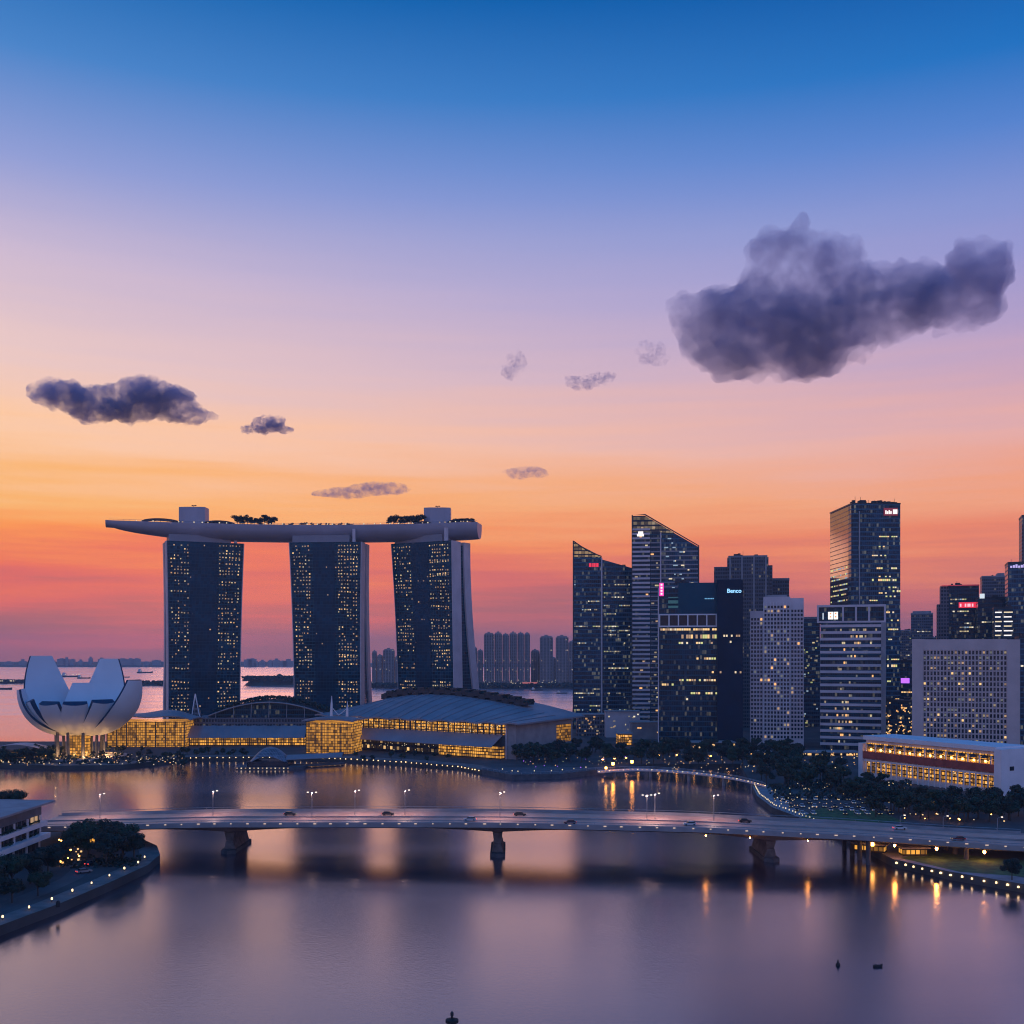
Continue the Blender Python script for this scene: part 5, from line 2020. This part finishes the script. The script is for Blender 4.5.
BW = 34
bridge = thing('road_bridge', 'long low concrete road bridge spanning the bay in front of the city', 'bridge', (0, 0, 0))
XS = [-172 + (352) * k / 88 for k in range(89)]
mb = MB()
for a, b in zip(XS, XS[1:]):
    def sec(x):
        z, y = bz_(x), by_(x)
        near = min(abs(x - p) for p in (-100, -5, 88))
        hdep = 2.1 + 1.3 * max(0, 1 - near / 26) ** 1.5
        return [(x, y, z), (x, y + BW, z), (x, y + BW, z - 0.8), (x, y + BW - 4, z - 1.0), (x, y + BW - 6, z - hdep), (x, y + 6, z - hdep), (x, y + 3, z - 1.1), (x, y, z - 0.9)]
    A, B = sec(a), sec(b)
    for k in range(8):
        j = (k + 1) % 8
        mb.face([A[k], B[k], B[j], A[j]][::-1])
mb.build('girder', 'conc', bridge)
mb = MB()
for a, b in zip(XS, XS[1:]):
    mb.face([(a, by_(a) + 3.5, bz_(a) + .02), (b, by_(b) + 3.5, bz_(b) + .02), (b, by_(b) + BW - 3.5, bz_(b) + .02), (a, by_(a) + BW - 3.5, bz_(a) + .02)])
mb.build('carriageway', 'deckasph', bridge)
mb = MB()
for k, (a, b) in enumerate(zip(XS, XS[1:])):
    for off in (7.2, 10.7, 14.2, 20.2, 23.7, 27.0):
        if k % 2 == 0:
            mb.face([(a, by_(a) + off, bz_(a) + .035), (b, by_(b) + off, bz_(b) + .035), (b, by_(b) + off + .22, bz_(b) + .035), (a, by_(a) + off + .22, bz_(a) + .035)])
mb.build('lane_markings', 'paintline', bridge)
for off, nm, hh in ((0, 'parapet', 0.75), (BW - 0.4, 'parapet', 0.75), (BW / 2 - 0.3, 'median_kerb', 0.5), (3.2, 'footway_kerb', 0.35), (BW - 3.5, 'footway_kerb', 0.35)):
    mb = MB()
    for a, b in zip(XS, XS[1:]):
        ya, yb, za, zb_ = by_(a) + off, by_(b) + off, bz_(a), bz_(b)
        mb.hexa([(a, ya, za + .01), (b, yb, zb_ + .01), (b, yb + 0.4, zb_ + .01), (a, ya + 0.4, za + .01), (a, ya, za + hh), (b, yb, zb_ + hh), (b, yb + .4, zb_ + hh), (a, ya + .4, za + hh)])
    mb.build(nm, 'conc', bridge)
for off in (0.2, BW - 0.2):
    mb = MB()
    mb.tube([(x, by_(x) + off, bz_(x) + 1.45) for x in XS], 0.09, 4)
    for x in XS[::2]:
        mb.tube([(x, by_(x) + off, bz_(x) + 0.98), (x, by_(x) + off, bz_(x) + 1.45)], 0.06, 4)
    mb.build('handrail', 'steel', bridge)
for k in range(58):                                 # lights set in the near parapet
    x = -165 + 340 * (k + 0.5) / 58 + uni(-.3, .3)
    L2 = uni(0.2, 0.55)
    MB().box(x - L2, x + L2, by_(x) - 0.12, by_(x) - 0.02, bz_(x) + 0.2, bz_(x) + 0.55).build('parapet_light', 'railw', bridge)
for px_, lean in ((-100, 1), (-5, 1), (88, 1)):
    mb = MB()
    y0, zt = by_(px_) + 6.5, bz_(px_) - 3.2
    y1 = y0 + BW - 13
    for (s0, s1, z0, z1) in ((2.0, 1.2, 1.2, 4.2), (1.2, 1.7, 4.2, zt - 0.5), (1.7, 2.6, zt - 0.5, zt + 0.4)):
        mb.hexa([(px_ - s0, y0 + 1, z0), (px_ + s0, y0 + 1, z0), (px_ + s0, y1, z0), (px_ - s0, y1, z0), (px_ - s1, y0, z1), (px_ + s1, y0, z1), (px_ + s1, y1, z1), (px_ - s1, y1, z1)])
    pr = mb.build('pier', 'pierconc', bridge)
    MB().prism([(px_ - 2.6, y0 - 1), (px_, y0 - 3), (px_ + 2.6, y0 - 1), (px_ + 2.6, y1 + 1), (px_, y1 + 3), (px_ - 2.6, y1 + 1)], -2, 1.25).build('pier_footing', 'dconc', pr)
for xx in (119, 150):
    for yy in (4, 13, 21, 30):
        MB().tube([(xx, by_(xx) + yy, -1), (xx, by_(xx) + yy, bz_(xx) - 1.0)], 0.8, 10).build('column', 'dconc', bridge)
# approach road on the right bank
ap = MB()
for k in range(30):
    a, b = 180 + 10 * k, 190 + 10 * k
    ya, yb = by_(a), by_(b)
    ap.face([(a, ya, bz_(a) + .01), (b, yb, bz_(b) + .01), (b, yb + BW, bz_(b) + .01), (a, ya + BW, bz_(a) + .01)])
struct('road', ap, 'deckasph')
em = MB()
for k in range(30):
    a, b = 180 + 10 * k, 190 + 10 * k
    em.hexa([(a, by_(a), 1), (b, by_(b), 1), (b, by_(b) + BW, 1), (a, by_(a) + BW, 1), (a, by_(a), bz_(a) - .01), (b, by_(b), bz_(b) - .01), (b, by_(b) + BW, bz_(b) - .01), (a, by_(a) + BW, bz_(a) - .01)])
struct('embankment', em, 'conc')


# ------------------------------------------------------------------ lamps
def street_lamp(x, y, z, h, label, group, arm=1.6, two=False, mlamp='lamps', watts=0):
    r = thing('street_lamp', label, 'street lamp', (x, y, z), 0, group)
    mb = MB()
    pts_ = [(0, 0, 0), (0, 0, h * 0.7), (0, 0, h - 0.2)]
    mb.tube(pts_, [0.16, 0.12, 0.08], 6)
    mb.build('pole', 'steel', r)
    for s in ((1, -1) if two else (1,)):
        MB().tube([(0, 0, h - 0.3), (s * arm * 0.5, 0, h + 0.1), (s * arm, 0, h + 0.15)], 0.07, 5).build('arm', 'steel', r)
        MB().box(s * arm - 0.32, s * arm + 0.32, -0.18, 0.18, h + 0.02, h + 0.26).build('lamp_head', mlamp, r)
    if watts:
        ld = bpy.data.lights.new('lamp_light', 'SPOT')
        ld.energy = watts
        ld.color = (1.0, 0.62, 0.50)
        ld.spot_size = R(150)
        ld.spot_blend = 0.6
        ld.shadow_soft_size = 0.3
        link('lamp_light', ld, r, (0, 0, h - 0.1))
    return r


for i, px in enumerate((100, 213, 312, 355, 405, 500, 647, 655, 714)):
    off = BW * (0.66 if i not in (2, 5, 6) else 0.5)
    d0 = 400
    x = X(px, by_(X(px, d0)) + off)
    street_lamp(x, by_(x) + off, bz_(x), 9.0, 'slim grey lamp post on the road bridge, %s from left' % ORD[i], 'lamp posts along the road bridge', 1.5, i in (2, 6), watts=6500)
for i, px in enumerate((902, 943, 994)):
    x = X(px, by_(150) + BW + 1)
    street_lamp(x, by_(x) + BW + 1.5, LANDZ, 9.5, 'lamp post beside the right bridge approach, %s from left' % ORD[i], 'lamp posts by the right bridge approach')


def along(pts, step):
    out_ = []
    P = [Vector((p[0], p[1])) for p in pts]
    rest = step / 2
    for a, b in zip(P, P[1:]):
        l = (b - a).length
        while rest < l:
            out_.append((a.lerp(b, rest / l), (b - a).normalized()))
            rest += step
        rest -= l
    return out_


def lampset(pts, step, inset, label, group, name='quay_lamp', h=0.9, head=0.30, mlamp='lampw', side=1, z=LANDZ):
    proto = None
    for p, t in along(pts, step):
        n = Vector((-t.y, t.x)) * side
        q = p + n * inset
        if proto is None:
            proto = thing(name, label, 'lamp', (q.x, q.y, z), 0, group)
            MB().tube([(0, 0, -0.3), (0, 0, h)], 0.12, 6).build('post', 'darkmetal', proto)
            MB().lathe([(0.05, h), (head, h + 0.12), (head, h + 0.55), (0.08, h + 0.72)], 8).build('lamp_head', mlamp, proto)
        else:
            c = copy_tree(proto)
            c.location = (q.x + t.x * uni(-.5, .5), q.y + t.y * uni(-.5, .5), z)
            k_ = uni(0.7, 1.12)
            c.scale = (k_, k_, uni(0.85, 1.1))


pl = [G(*p) for p in [(180, 761), (300, 760), (345, 762), (400, 765), (460, 770), (480, 774)]]
lampset(pl, 4.3, -0.5, 'small bright lamp on the water edge of the mall promenade, in an even row', 'lamps along the mall promenade edge', z=0.9)
pl = [G(*p) for p in [(0, 768), (60, 770), (120, 769), (160, 765), (180, 761)]]
lampset(pl, 7.5, 3.0, 'small lamp on the shore walk before the museum', 'lamps along the museum shore', head=0.28, mlamp='warm3')
lampset([G(*p) for p in [(893, 867), (950, 880), (1024, 893), (1100, 906)]], 3.6, -0.35, 'white square lamp on the dark quay wall at lower right, in an even row', 'lamps on the right quay wall', h=0.15, head=0.4, z=1.2)
lampset(bq[:5], 10.5, 3.2, 'round white lamp on the curved walk at lower left', 'lamps along the lower left walk', 'walk_lamp', 0.5, 0.27)
lampset([G(*p) for p in [(752, 790), (757, 801), (772, 813), (800, 824), (835, 837)]], 3.6, 1.0, 'small pale lamp on the curved quay rim beyond the bridge', 'lamps on the curved quay rim', head=0.26, mlamp='warm3')
lampset([G(*p) for p in [(492, 776), (512, 779.5), (560, 778.5), (598, 774)]], 10, 4.0, 'small lamp on the landing stage before the river mouth', 'lamps on the landing stage', mlamp='warm3', z=3.0)
lampset([G(*p) for p in [(604, 771), (650, 766), (740, 766)]], 11, 6, 'orange lamp on the river mouth promenade behind the footbridge', 'orange lamps at the river mouth', 'promenade_lamp', 3.2, 0.6, 'lampo')


def orange_lamp(px, py, h, label, mlamp='lampo2', s=0.5):
    x, y = G(px, py + 0, LANDZ + h)
    r = thing('flood_lamp', label, 'lamp', (x, y, LANDZ))
    MB().tube([(0, 0, -0.2), (0, 0, h)], 0.12, 6).build('post', 'darkmetal', r)
    MB().box(-s, s, -s * 0.6, s * 0.6, h, h + 2 * s).build('lamp_head', mlamp, r)


orange_lamp(872, 846, 2.4, 'orange flood lamp by the abutment under the bridge', 'lampo', 0.6)
orange_lamp(613, 765, 4, 'bright orange flood lamp at the left end of the footbridge, the left one', 'lampo2', 0.7)
orange_lamp(632, 763, 4, 'bright orange flood lamp at the left end of the footbridge, the right one', 'lampo2', 0.7)
orange_lamp(606, 769, 3, 'white-orange lamp standing on the landing stage end', 'lampo', 0.6)
orange_lamp(928, 808, 4, 'warm lamp glowing inside the trees at the right', 'lampo2', 0.5)
for i, (px, big) in enumerate(((706, 0), (750, 0), (808, 0), (895, 1), (937, 2), (985, 2))):
    x = X(px, 352)
    x = X(px, by_(x))
    z = bz_(x) - 1.9
    k_ = (0.16, 0.34, 0.42)[big]
    r = thing('bridge_lamp', 'orange lamp hung under the near edge of the road bridge, %s from left' % ORD[i], 'lamp', (x, by_(x) + 0.4, z), 0, 'orange lamps under the bridge edge')
    MB().tube([(0, 0, 0.2), (0, 0, 1.1)], 0.07, 6).build('bracket', 'darkmetal', r)
    MB().lathe([(0.1, -k_ * 1.6), (k_, -k_ * 0.8), (k_, k_ * 0.6), (0.1, 0.2)], 10).build('lamp_head', 'lampo3', r)
kiosk = thing('kiosk', 'small orange lit kiosk under the right bridge approach', 'kiosk', (*G(915, 856, LANDZ), LANDZ))
MB().box(-4, 4, 0, 4, 0, 2.6).build('wall', 'gold2', kiosk)
MB().box(-5, 5, -1, 5, 2.62, 3.0).build('roof', 'conc', kiosk)
kiosk = thing('kiosk', 'amber lit stall row on the quay beside the bridge abutment', 'kiosk', (*G(868, 853, LANDZ), LANDZ), -30)
MB().box(-5, 5, 2, 6, 0, 2.6).build('wall', 'gold2', kiosk)
MB().box(-6, 6, 1, 7, 2.62, 3.0).build('roof', 'conc', kiosk)


# ------------------------------------------------------------------ cars
def car_proto(m):
    r = link('car', None)
    mb = MB()
    prof = [(-2.2, 0.35), (2.2, 0.35), (2.25, 0.75), (1.3, 0.9), (-1.9, 0.95), (-2.25, 0.8)]
    for s in (1,):
        i = len(mb.v)
        n = len(prof)
        mb.v += [(x, -0.88, z) for x, z in prof] + [(x, 0.88, z) for x, z in prof]
        mb.f += [tuple(i + k for k in range(n)), tuple(i + n + k for k in reversed(range(n)))]
        mb.f += [(i + (k + 1) % n, i + k, i + n + k, i + n + (k + 1) % n) for k in range(n)]
        mb.m += [0] * (n + 2)
    mb.box(-1.3, 0.5, -0.66, 0.66, 1.36, 1.44)
    mb.build('body', m, r)
    mb = MB()
    mb.hexa([(-1.85, -0.78, 0.92), (1.2, -0.78, 0.92), (1.2, 0.78, 0.92), (-1.85, 0.78, 0.92), (-1.35, -0.66, 1.37), (0.55, -0.66, 1.37), (0.55, 0.66, 1.37), (-1.35, 0.66, 1.37)])
    mb.build('windows', 'window', r)
    for x in (-1.35, 1.4):
        for y in (-0.8, 0.8):
            w = MB()
            w.tube([(x, y - 0.1, 0.32), (x, y + 0.1, 0.32)], 0.32, 10)
            w.build('wheel', 'black', r)
    for y in (-0.62, 0.62):
        MB().box(2.2, 2.28, y - 0.2, y + 0.2, 0.55, 0.75).build('headlight', 'city1', r)
        MB().box(-2.3, -2.22, y - 0.2, y + 0.2, 0.6, 0.8).build('taillight', 'tail', r)
    return r


CARS = {k: car_proto(k) for k in ('car_w', 'car_d', 'car_r', 'car_s')}
used = set()


def car(kind, x, y, z, rz, label, group):
    o = CARS[kind]
    if kind in used:
        o = copy_tree(o)
    used.add(kind)
    o.location = (x, y, z)
    o.rotation_euler = (0, 0, R(rz))
    tag(o, label, 'car', group)
    return o


cw = {'car_w': 'white', 'car_d': 'dark', 'car_r': 'red', 'car_s': 'silver'}
seq = [('car_d', 92, 0), ('car_d', 290, 3), ('car_d', 388, 3), ('car_w', 470, 1), ('car_d', 520, 3), ('car_r', 570, 0), 
       ('car_w', 690, 1), ('car_d', 745, 3), ('car_w', 900, 4), ('car_r', 960, 1)]
for i, (k, px, lane) in enumerate(seq):
    off = (5.4, 9, 12.5, 22, 25.5)[lane]
    x = X(px, by_(X(px, 385)) + off)
    car(k, x, by_(x) + off, bz_(x) + 0.03, 180 if lane < 3 else 0, '%s car driving on the road bridge, %s from left' % (cw[k], ORD[i]), 'cars on the road bridge')
cnt = 0
for row in range(5):
    for k in range(11):
        if rnd() < 0.25:
            continue
        px, py = 782 + 11 * k + row * 5 + uni(-1, 1), 800 + row * 3.6
        if px > 900 - (5 - row) * 4:
            continue
        x, y = G(px, py, LANDZ)
        k2 = random.choice(['car_w', 'car_w', 'car_d', 'car_s'])
        car(k2, x, y, LANDZ + 0.02, -100 + uni(-8, 8), '%s car parked in the crowded lot behind the curved quay' % cw[k2], 'cars parked behind the curved quay, ' + cw[k2])
for i, (x, y, rz) in enumerate(((*G(84, 873, 2.6), 40), (*G(91, 865, 2.6), 75))):
    car('car_d' if i else 'car_s', x, y, LANDZ + 0.05, rz, ('dark' if i else 'silver') + ' car on the small road at lower left below the trees', 'cars at lower left')

# ------------------------------------------------------------------ left office building
bx0, by0, by1 = -160, 232, 372
ob = thing('terraced_building', 'white terraced building with a flat overhanging roof at the left edge', 'building', (bx0, by0, LANDZ))
LB = by1 - by0
MB().box(-30, -3.0, 0, LB - 1, 0, 4.4).build('ground_floor', 'dconc', ob)
MB().box(-30, 0.4, 0, LB + 0.5, 4.41, 6.2).build('lower_parapet', 'white', ob)
MB().box(-30, -2.2, 0, LB - 2, 6.21, 8.8).build('middle_floor', 'dconc', ob)
MB().box(-30, -0.2, 0, LB - 0.5, 8.81, 10.3).build('upper_parapet', 'white', ob)
MB().box(-30, -2.0, 0, LB - 3, 10.31, 12.8).build('terrace_floor', 'dconc', ob)
MB().box(-30, -1.2, 0, LB - 3, 12.81, 16.4).build('attic_wall', mat('blue_grey_cladding', (0.10, 0.12, 0.15), 0.5), ob)
MB().prism([(-32, -2), (1.6, -2), (1.6, LB + 1.5), (-32, LB + 1.5)], [16.8, 16.42, 16.42, 16.8], [17.6, 17.1, 17.1, 17.6]).build('roof', 'conc', ob)
q = []
for f, (z, h, xx) in enumerate(((0.8, 3.2, -3.0), (6.3, 2.3, -2.2), (10.4, 2.2, -2.0))):
    for k in range(44):
        v = 2 + (LB - 6) * (k + 0.5) / 44
        lit = rs.random() < (0.22, 0.12, 0.25)[f]
        q.append(([(xx + 0.1, v - 1.05, z), (xx + 0.1, v + 1.05, z), (xx + 0.1, v + 1.05, z + h), (xx + 0.1, v - 1.05, z + h)],
                  rs.choice(['warm4', 'warm1', 'warm4']) if lit else 'window'))
pane_parts(ob, q, 'window')
for z0, z1, xx in ((0, 4.4, -1.2), (6.21, 8.8, -0.9), (10.31, 12.8, -0.9)):
    for k in range(15):
        v = 1.5 + (LB - 6) * k / 14
        MB().box(xx - 0.35, xx + 0.1, v - 0.35, v + 0.35, z0, z1).build('column', 'white', ob)

hedge_on(lambda a, b: (-1.3, 2 + (LB - 6) * a, 6.3 + 0.5 * b), 150, 'leaf', ob, 0.55, 'terrace_planting')
hedge_on(lambda a, b: (-1.2, 2 + (LB - 6) * a, 10.4 + 0.5 * b), 170, 'leaf', ob, 0.6, 'terrace_planting')

# ------------------------------------------------------------------ trees, in belts
belt(26, 530, 655, 752, 764, 9, 12, 'dark tree in the dense row between convention hall and river mouth', 'trees before the slanted towers')
belt(34, 650, 800, 753, 768, 10, 13, 'dark tree in the dense belt below the glass block and apartment tower', 'trees before the glass block')
belt(26, 755, 845, 768, 790, 10, 13, 'dark tree in the thick grove before the banded block', 'trees of the right bank grove')
belt(10, 835, 885, 790, 800, 8, 10, 'dark tree at the left end of the white arcaded hotel', 'trees left of the white hotel')
belt(40, 865, 1040, 806, 823, 9.5, 12, 'dark tree in the thick belt before the white arcaded hotel', 'trees before the white hotel')
belt(16, -10, 60, 757, 764, 7, 10, 'dark tree on the shore left of the museum', 'trees left of the museum')
belt(12, 88, 190, 752, 759, 4, 6, 'low tree before the left golden pavilion', 'trees before the left golden pavilion')
belt(10, 186, 250, 754, 757, 4, 6, 'small tree before the shopping wing awning', 'trees before the shopping wing')
belt(9, 345, 455, 757, 763, 4, 6, 'small tree before the dim shopfronts of the convention hall', 'trees before the convention hall')
belt(8, 515, 560, 757, 764, 10, 13, 'tall dark tree at the right corner of the convention hall', 'trees at the convention hall corner')
tree(*G(1012, 880, LANDZ), 6.5, 'round dark bush tree on the lower right lawn by the frame edge', None, data=NEARTREE)
big = [(88, 858, 13, 'big dark tree at lower left, leftmost of the clump by the bridge end'),
       (106, 866, 13, 'big dark tree at lower left, front one of the clump by the bridge end'),
       (122, 860, 12, 'big dark tree at lower left, third from left of the clump by the bridge end'),
       (134, 861, 10.5, 'big dark tree at lower left, rightmost of the clump by the bridge end'),
       (112, 852, 12, 'big dark tree at lower left, rear one of the clump by the bridge end'),
       (72, 852, 9, 'smaller dark tree between the terraced building and the big clump'),
       (62, 864, 8, 'dark tree below the right end of the terraced building'),
       (48, 876, 9.5, 'dark spreading tree under the terraced building, rightmost of its row'),
       (30, 884, 9.5, 'dark spreading tree under the terraced building, second from right of its row'),
       (12, 889, 10, 'dark spreading tree under the terraced building, third from right of its row'),
       (-8, 896, 10, 'dark spreading tree cut by the left frame edge'),
       (38, 896, 7, 'low dark tree nearest the lower left walk'),
       (12, 903, 7.5, 'low dark tree in the corner above the lower left walk')]
for px, py, h, lab in big:
    x, y = G(px, py, LANDZ)
    tree(x, y, h, lab, None, data=NEARTREE, wide=1.05)
for px, py in ((4, 816), (14, 815), (-6, 814)):
    x, y = G(px, py, LANDZ)
    tree(x, y, 11, 'dark tree peeping over the roof of the terraced building', 'trees behind the terraced building', data=NEARTREE)

# hedges and crowd lights
def specks(n, fn, label, mats, smin, smax, name='garden_lights'):
    mb = MB()
    for k in range(n):
        x, y, z = fn()
        s = uni(smin, smax)
        mb.box(x - s, x + s, y - s, y + s, z, z + 2 * s, random.choice(mats))
    o = mb.build(name, None)
    o['kind'] = 'stuff'
    tag(o, label, 'lights')


specks(120, lambda: (*G(uni(0, 185), uni(757, 767), LANDZ), LANDZ + uni(0.3, 2.2)), 'scattered tiny lights in the gardens around the museum', ['warm3', 'warm1', 'warm4', 'warm2'], 0.1, 0.28)
specks(200, lambda: (*G(uni(655, 905), uni(757, 778), LANDZ), LANDZ + uni(1, 5)), 'scattered tiny lights among the right bank trees', ['warm1', 'warm2', 'amber', 'amber', 'warm3'], 0.12, 0.26)
specks(80, lambda: (*G(uni(770, 915), uni(786, 812), LANDZ), LANDZ + uni(0.5, 3.2)), 'scattered tiny lights over the parking lot behind the curved quay', ['warm3', 'amber', 'warm1'], 0.1, 0.22)
specks(60, lambda: (*G(uni(900, 1030), uni(803, 825), LANDZ), LANDZ + uni(1, 4)), 'scattered tiny lights below the trees at the right', ['warm3', 'warm1', 'lampo'], 0.1, 0.22)
specks(40, lambda: (*G(uni(520, 655), uni(762, 771), LANDZ), LANDZ + uni(1, 4)), 'scattered tiny lights along the landing stage promenade', ['warm1', 'amber', 'city3', 'signpurple', 'warm2'], 0.1, 0.24)
specks(22, lambda: (*G(uni(50, 82), uni(846, 866), LANDZ), LANDZ + uni(0.5, 3)), 'small amber lights in the yard right of the terraced building', ['lampo', 'warm2', 'warm1'], 0.12, 0.3)


def shrubs(n, fn, label, s0):
    mb = MB()
    for k in range(n):
        x, y = fn()
        s = s0 * uni(0.6, 1.4)
        for q in range(10):
            c = Vector((x + uni(-1, 1) * s, y + uni(-1, 1) * s, LANDZ + uni(0, 1.1) * s))
            e1 = Vector((uni(-1, 1), uni(-1, 1), uni(-1, 1))).normalized() * s * 0.4
            e2 = e1.orthogonal().normalized() * s * 0.4
            mb.face([c - e1, c - e2, c + e1, c + e2])
    o = mb.build('shrubbery', 'leaf2')
    o['kind'] = 'stuff'
    tag(o, label, 'shrubs')


shrubs(160, lambda: G(uni(-5, 185), uni(756, 765), LANDZ), 'low dark shrubbery around the foot of the museum', 1.8)
shrubs(160, lambda: G(uni(770, 910), uni(783, 800), LANDZ), 'low dark shrubbery around the parking lot', 1.8)
shrubs(60, lambda: G(uni(60, 140), uni(858, 868), LANDZ), 'low dark shrubbery under the big trees at lower left', 1.2)

# yard road light: small lamp-lit restaurant right of the terraced building
rst = thing('garden_pavilion', 'small amber lit pavilion between the terraced building and the big trees', 'pavilion', (-150, 384, LANDZ), -20)
MB().box(-7, 7, 0, 5, 0, 3).build('wall', 'gold2', rst)
MB().box(-8, 8, -1.5, 6, 3.02, 3.5).build('roof', 'dconc', rst)
for i, (x, y) in enumerate(((-139, 368), (-133, 352))):
    r = thing('yard_lamp', 'warm yard lamp at lower left, %s' % ('nearer the walk' if i else 'nearer the bridge end'), 'lamp', (x, y, LANDZ))
    MB().tube([(0, 0, 0), (0, 0, 4)], 0.08, 6).build('post', 'darkmetal', r)
    MB().lathe([(0.05, 4), (0.3, 4.1), (0.3, 4.6), (0.05, 4.7)], 8).build('lamp_head', 'lampo', r)
bn = thing('litter_bin', 'dark upright litter bin by the edge of the lower left walk', 'bin', (*G(58, 907, LANDZ), LANDZ))
MB().lathe([(0.5, 0), (0.55, 1.3), (0.45, 1.4), (0.3, 1.7), (0.02, 1.75)], 12).build('body', 'black', bn)

# ------------------------------------------------------------------ things on the near water
bc = thing('channel_marker', 'dark marker post with a round platform standing in the water at the bottom edge', 'marker', (X(452, 190), 190, 0))
MB().tube([(0, 0, -2), (0, 0, 6.2)], 0.2, 8).build('post', 'black', bc)
MB().lathe([(0.3, 5.0), (1.15, 5.2), (1.15, 5.7), (0.35, 5.9)], 14).build('platform', 'black', bc)
MB().lathe([(0.16, 6.2), (0.3, 6.4), (0.3, 6.9), (0.05, 7.2)], 10).build('lantern', 'darkmetal', bc)
x, y = G(838, 965.5)
bu = thing('buoy', 'small dark upright buoy floating on the near water at lower right', 'buoy', (x, y, 0))
MB().lathe([(0.1, -0.4), (0.55, -0.1), (0.5, 0.4), (0.2, 0.7), (0.12, 1.3), (0.02, 1.35)], 12).build('float', 'black', bu)
x, y = G(877.5, 967)
bu = thing('rowing_boat', 'small dark low boat floating right of the upright buoy', 'boat', (x, y, 0), 8)
MB().prism([(-0.9, -0.35), (0.7, -0.4), (1.2, 0), (0.7, 0.4), (-0.9, 0.35)], -0.1, [0.45, 0.4, 0.75, 0.4, 0.45]).build('hull', 'black', bu)
MB().box(-0.5, -0.1, -0.3, 0.3, 0.41, 0.6).build('thwart', 'darkmetal', bu)
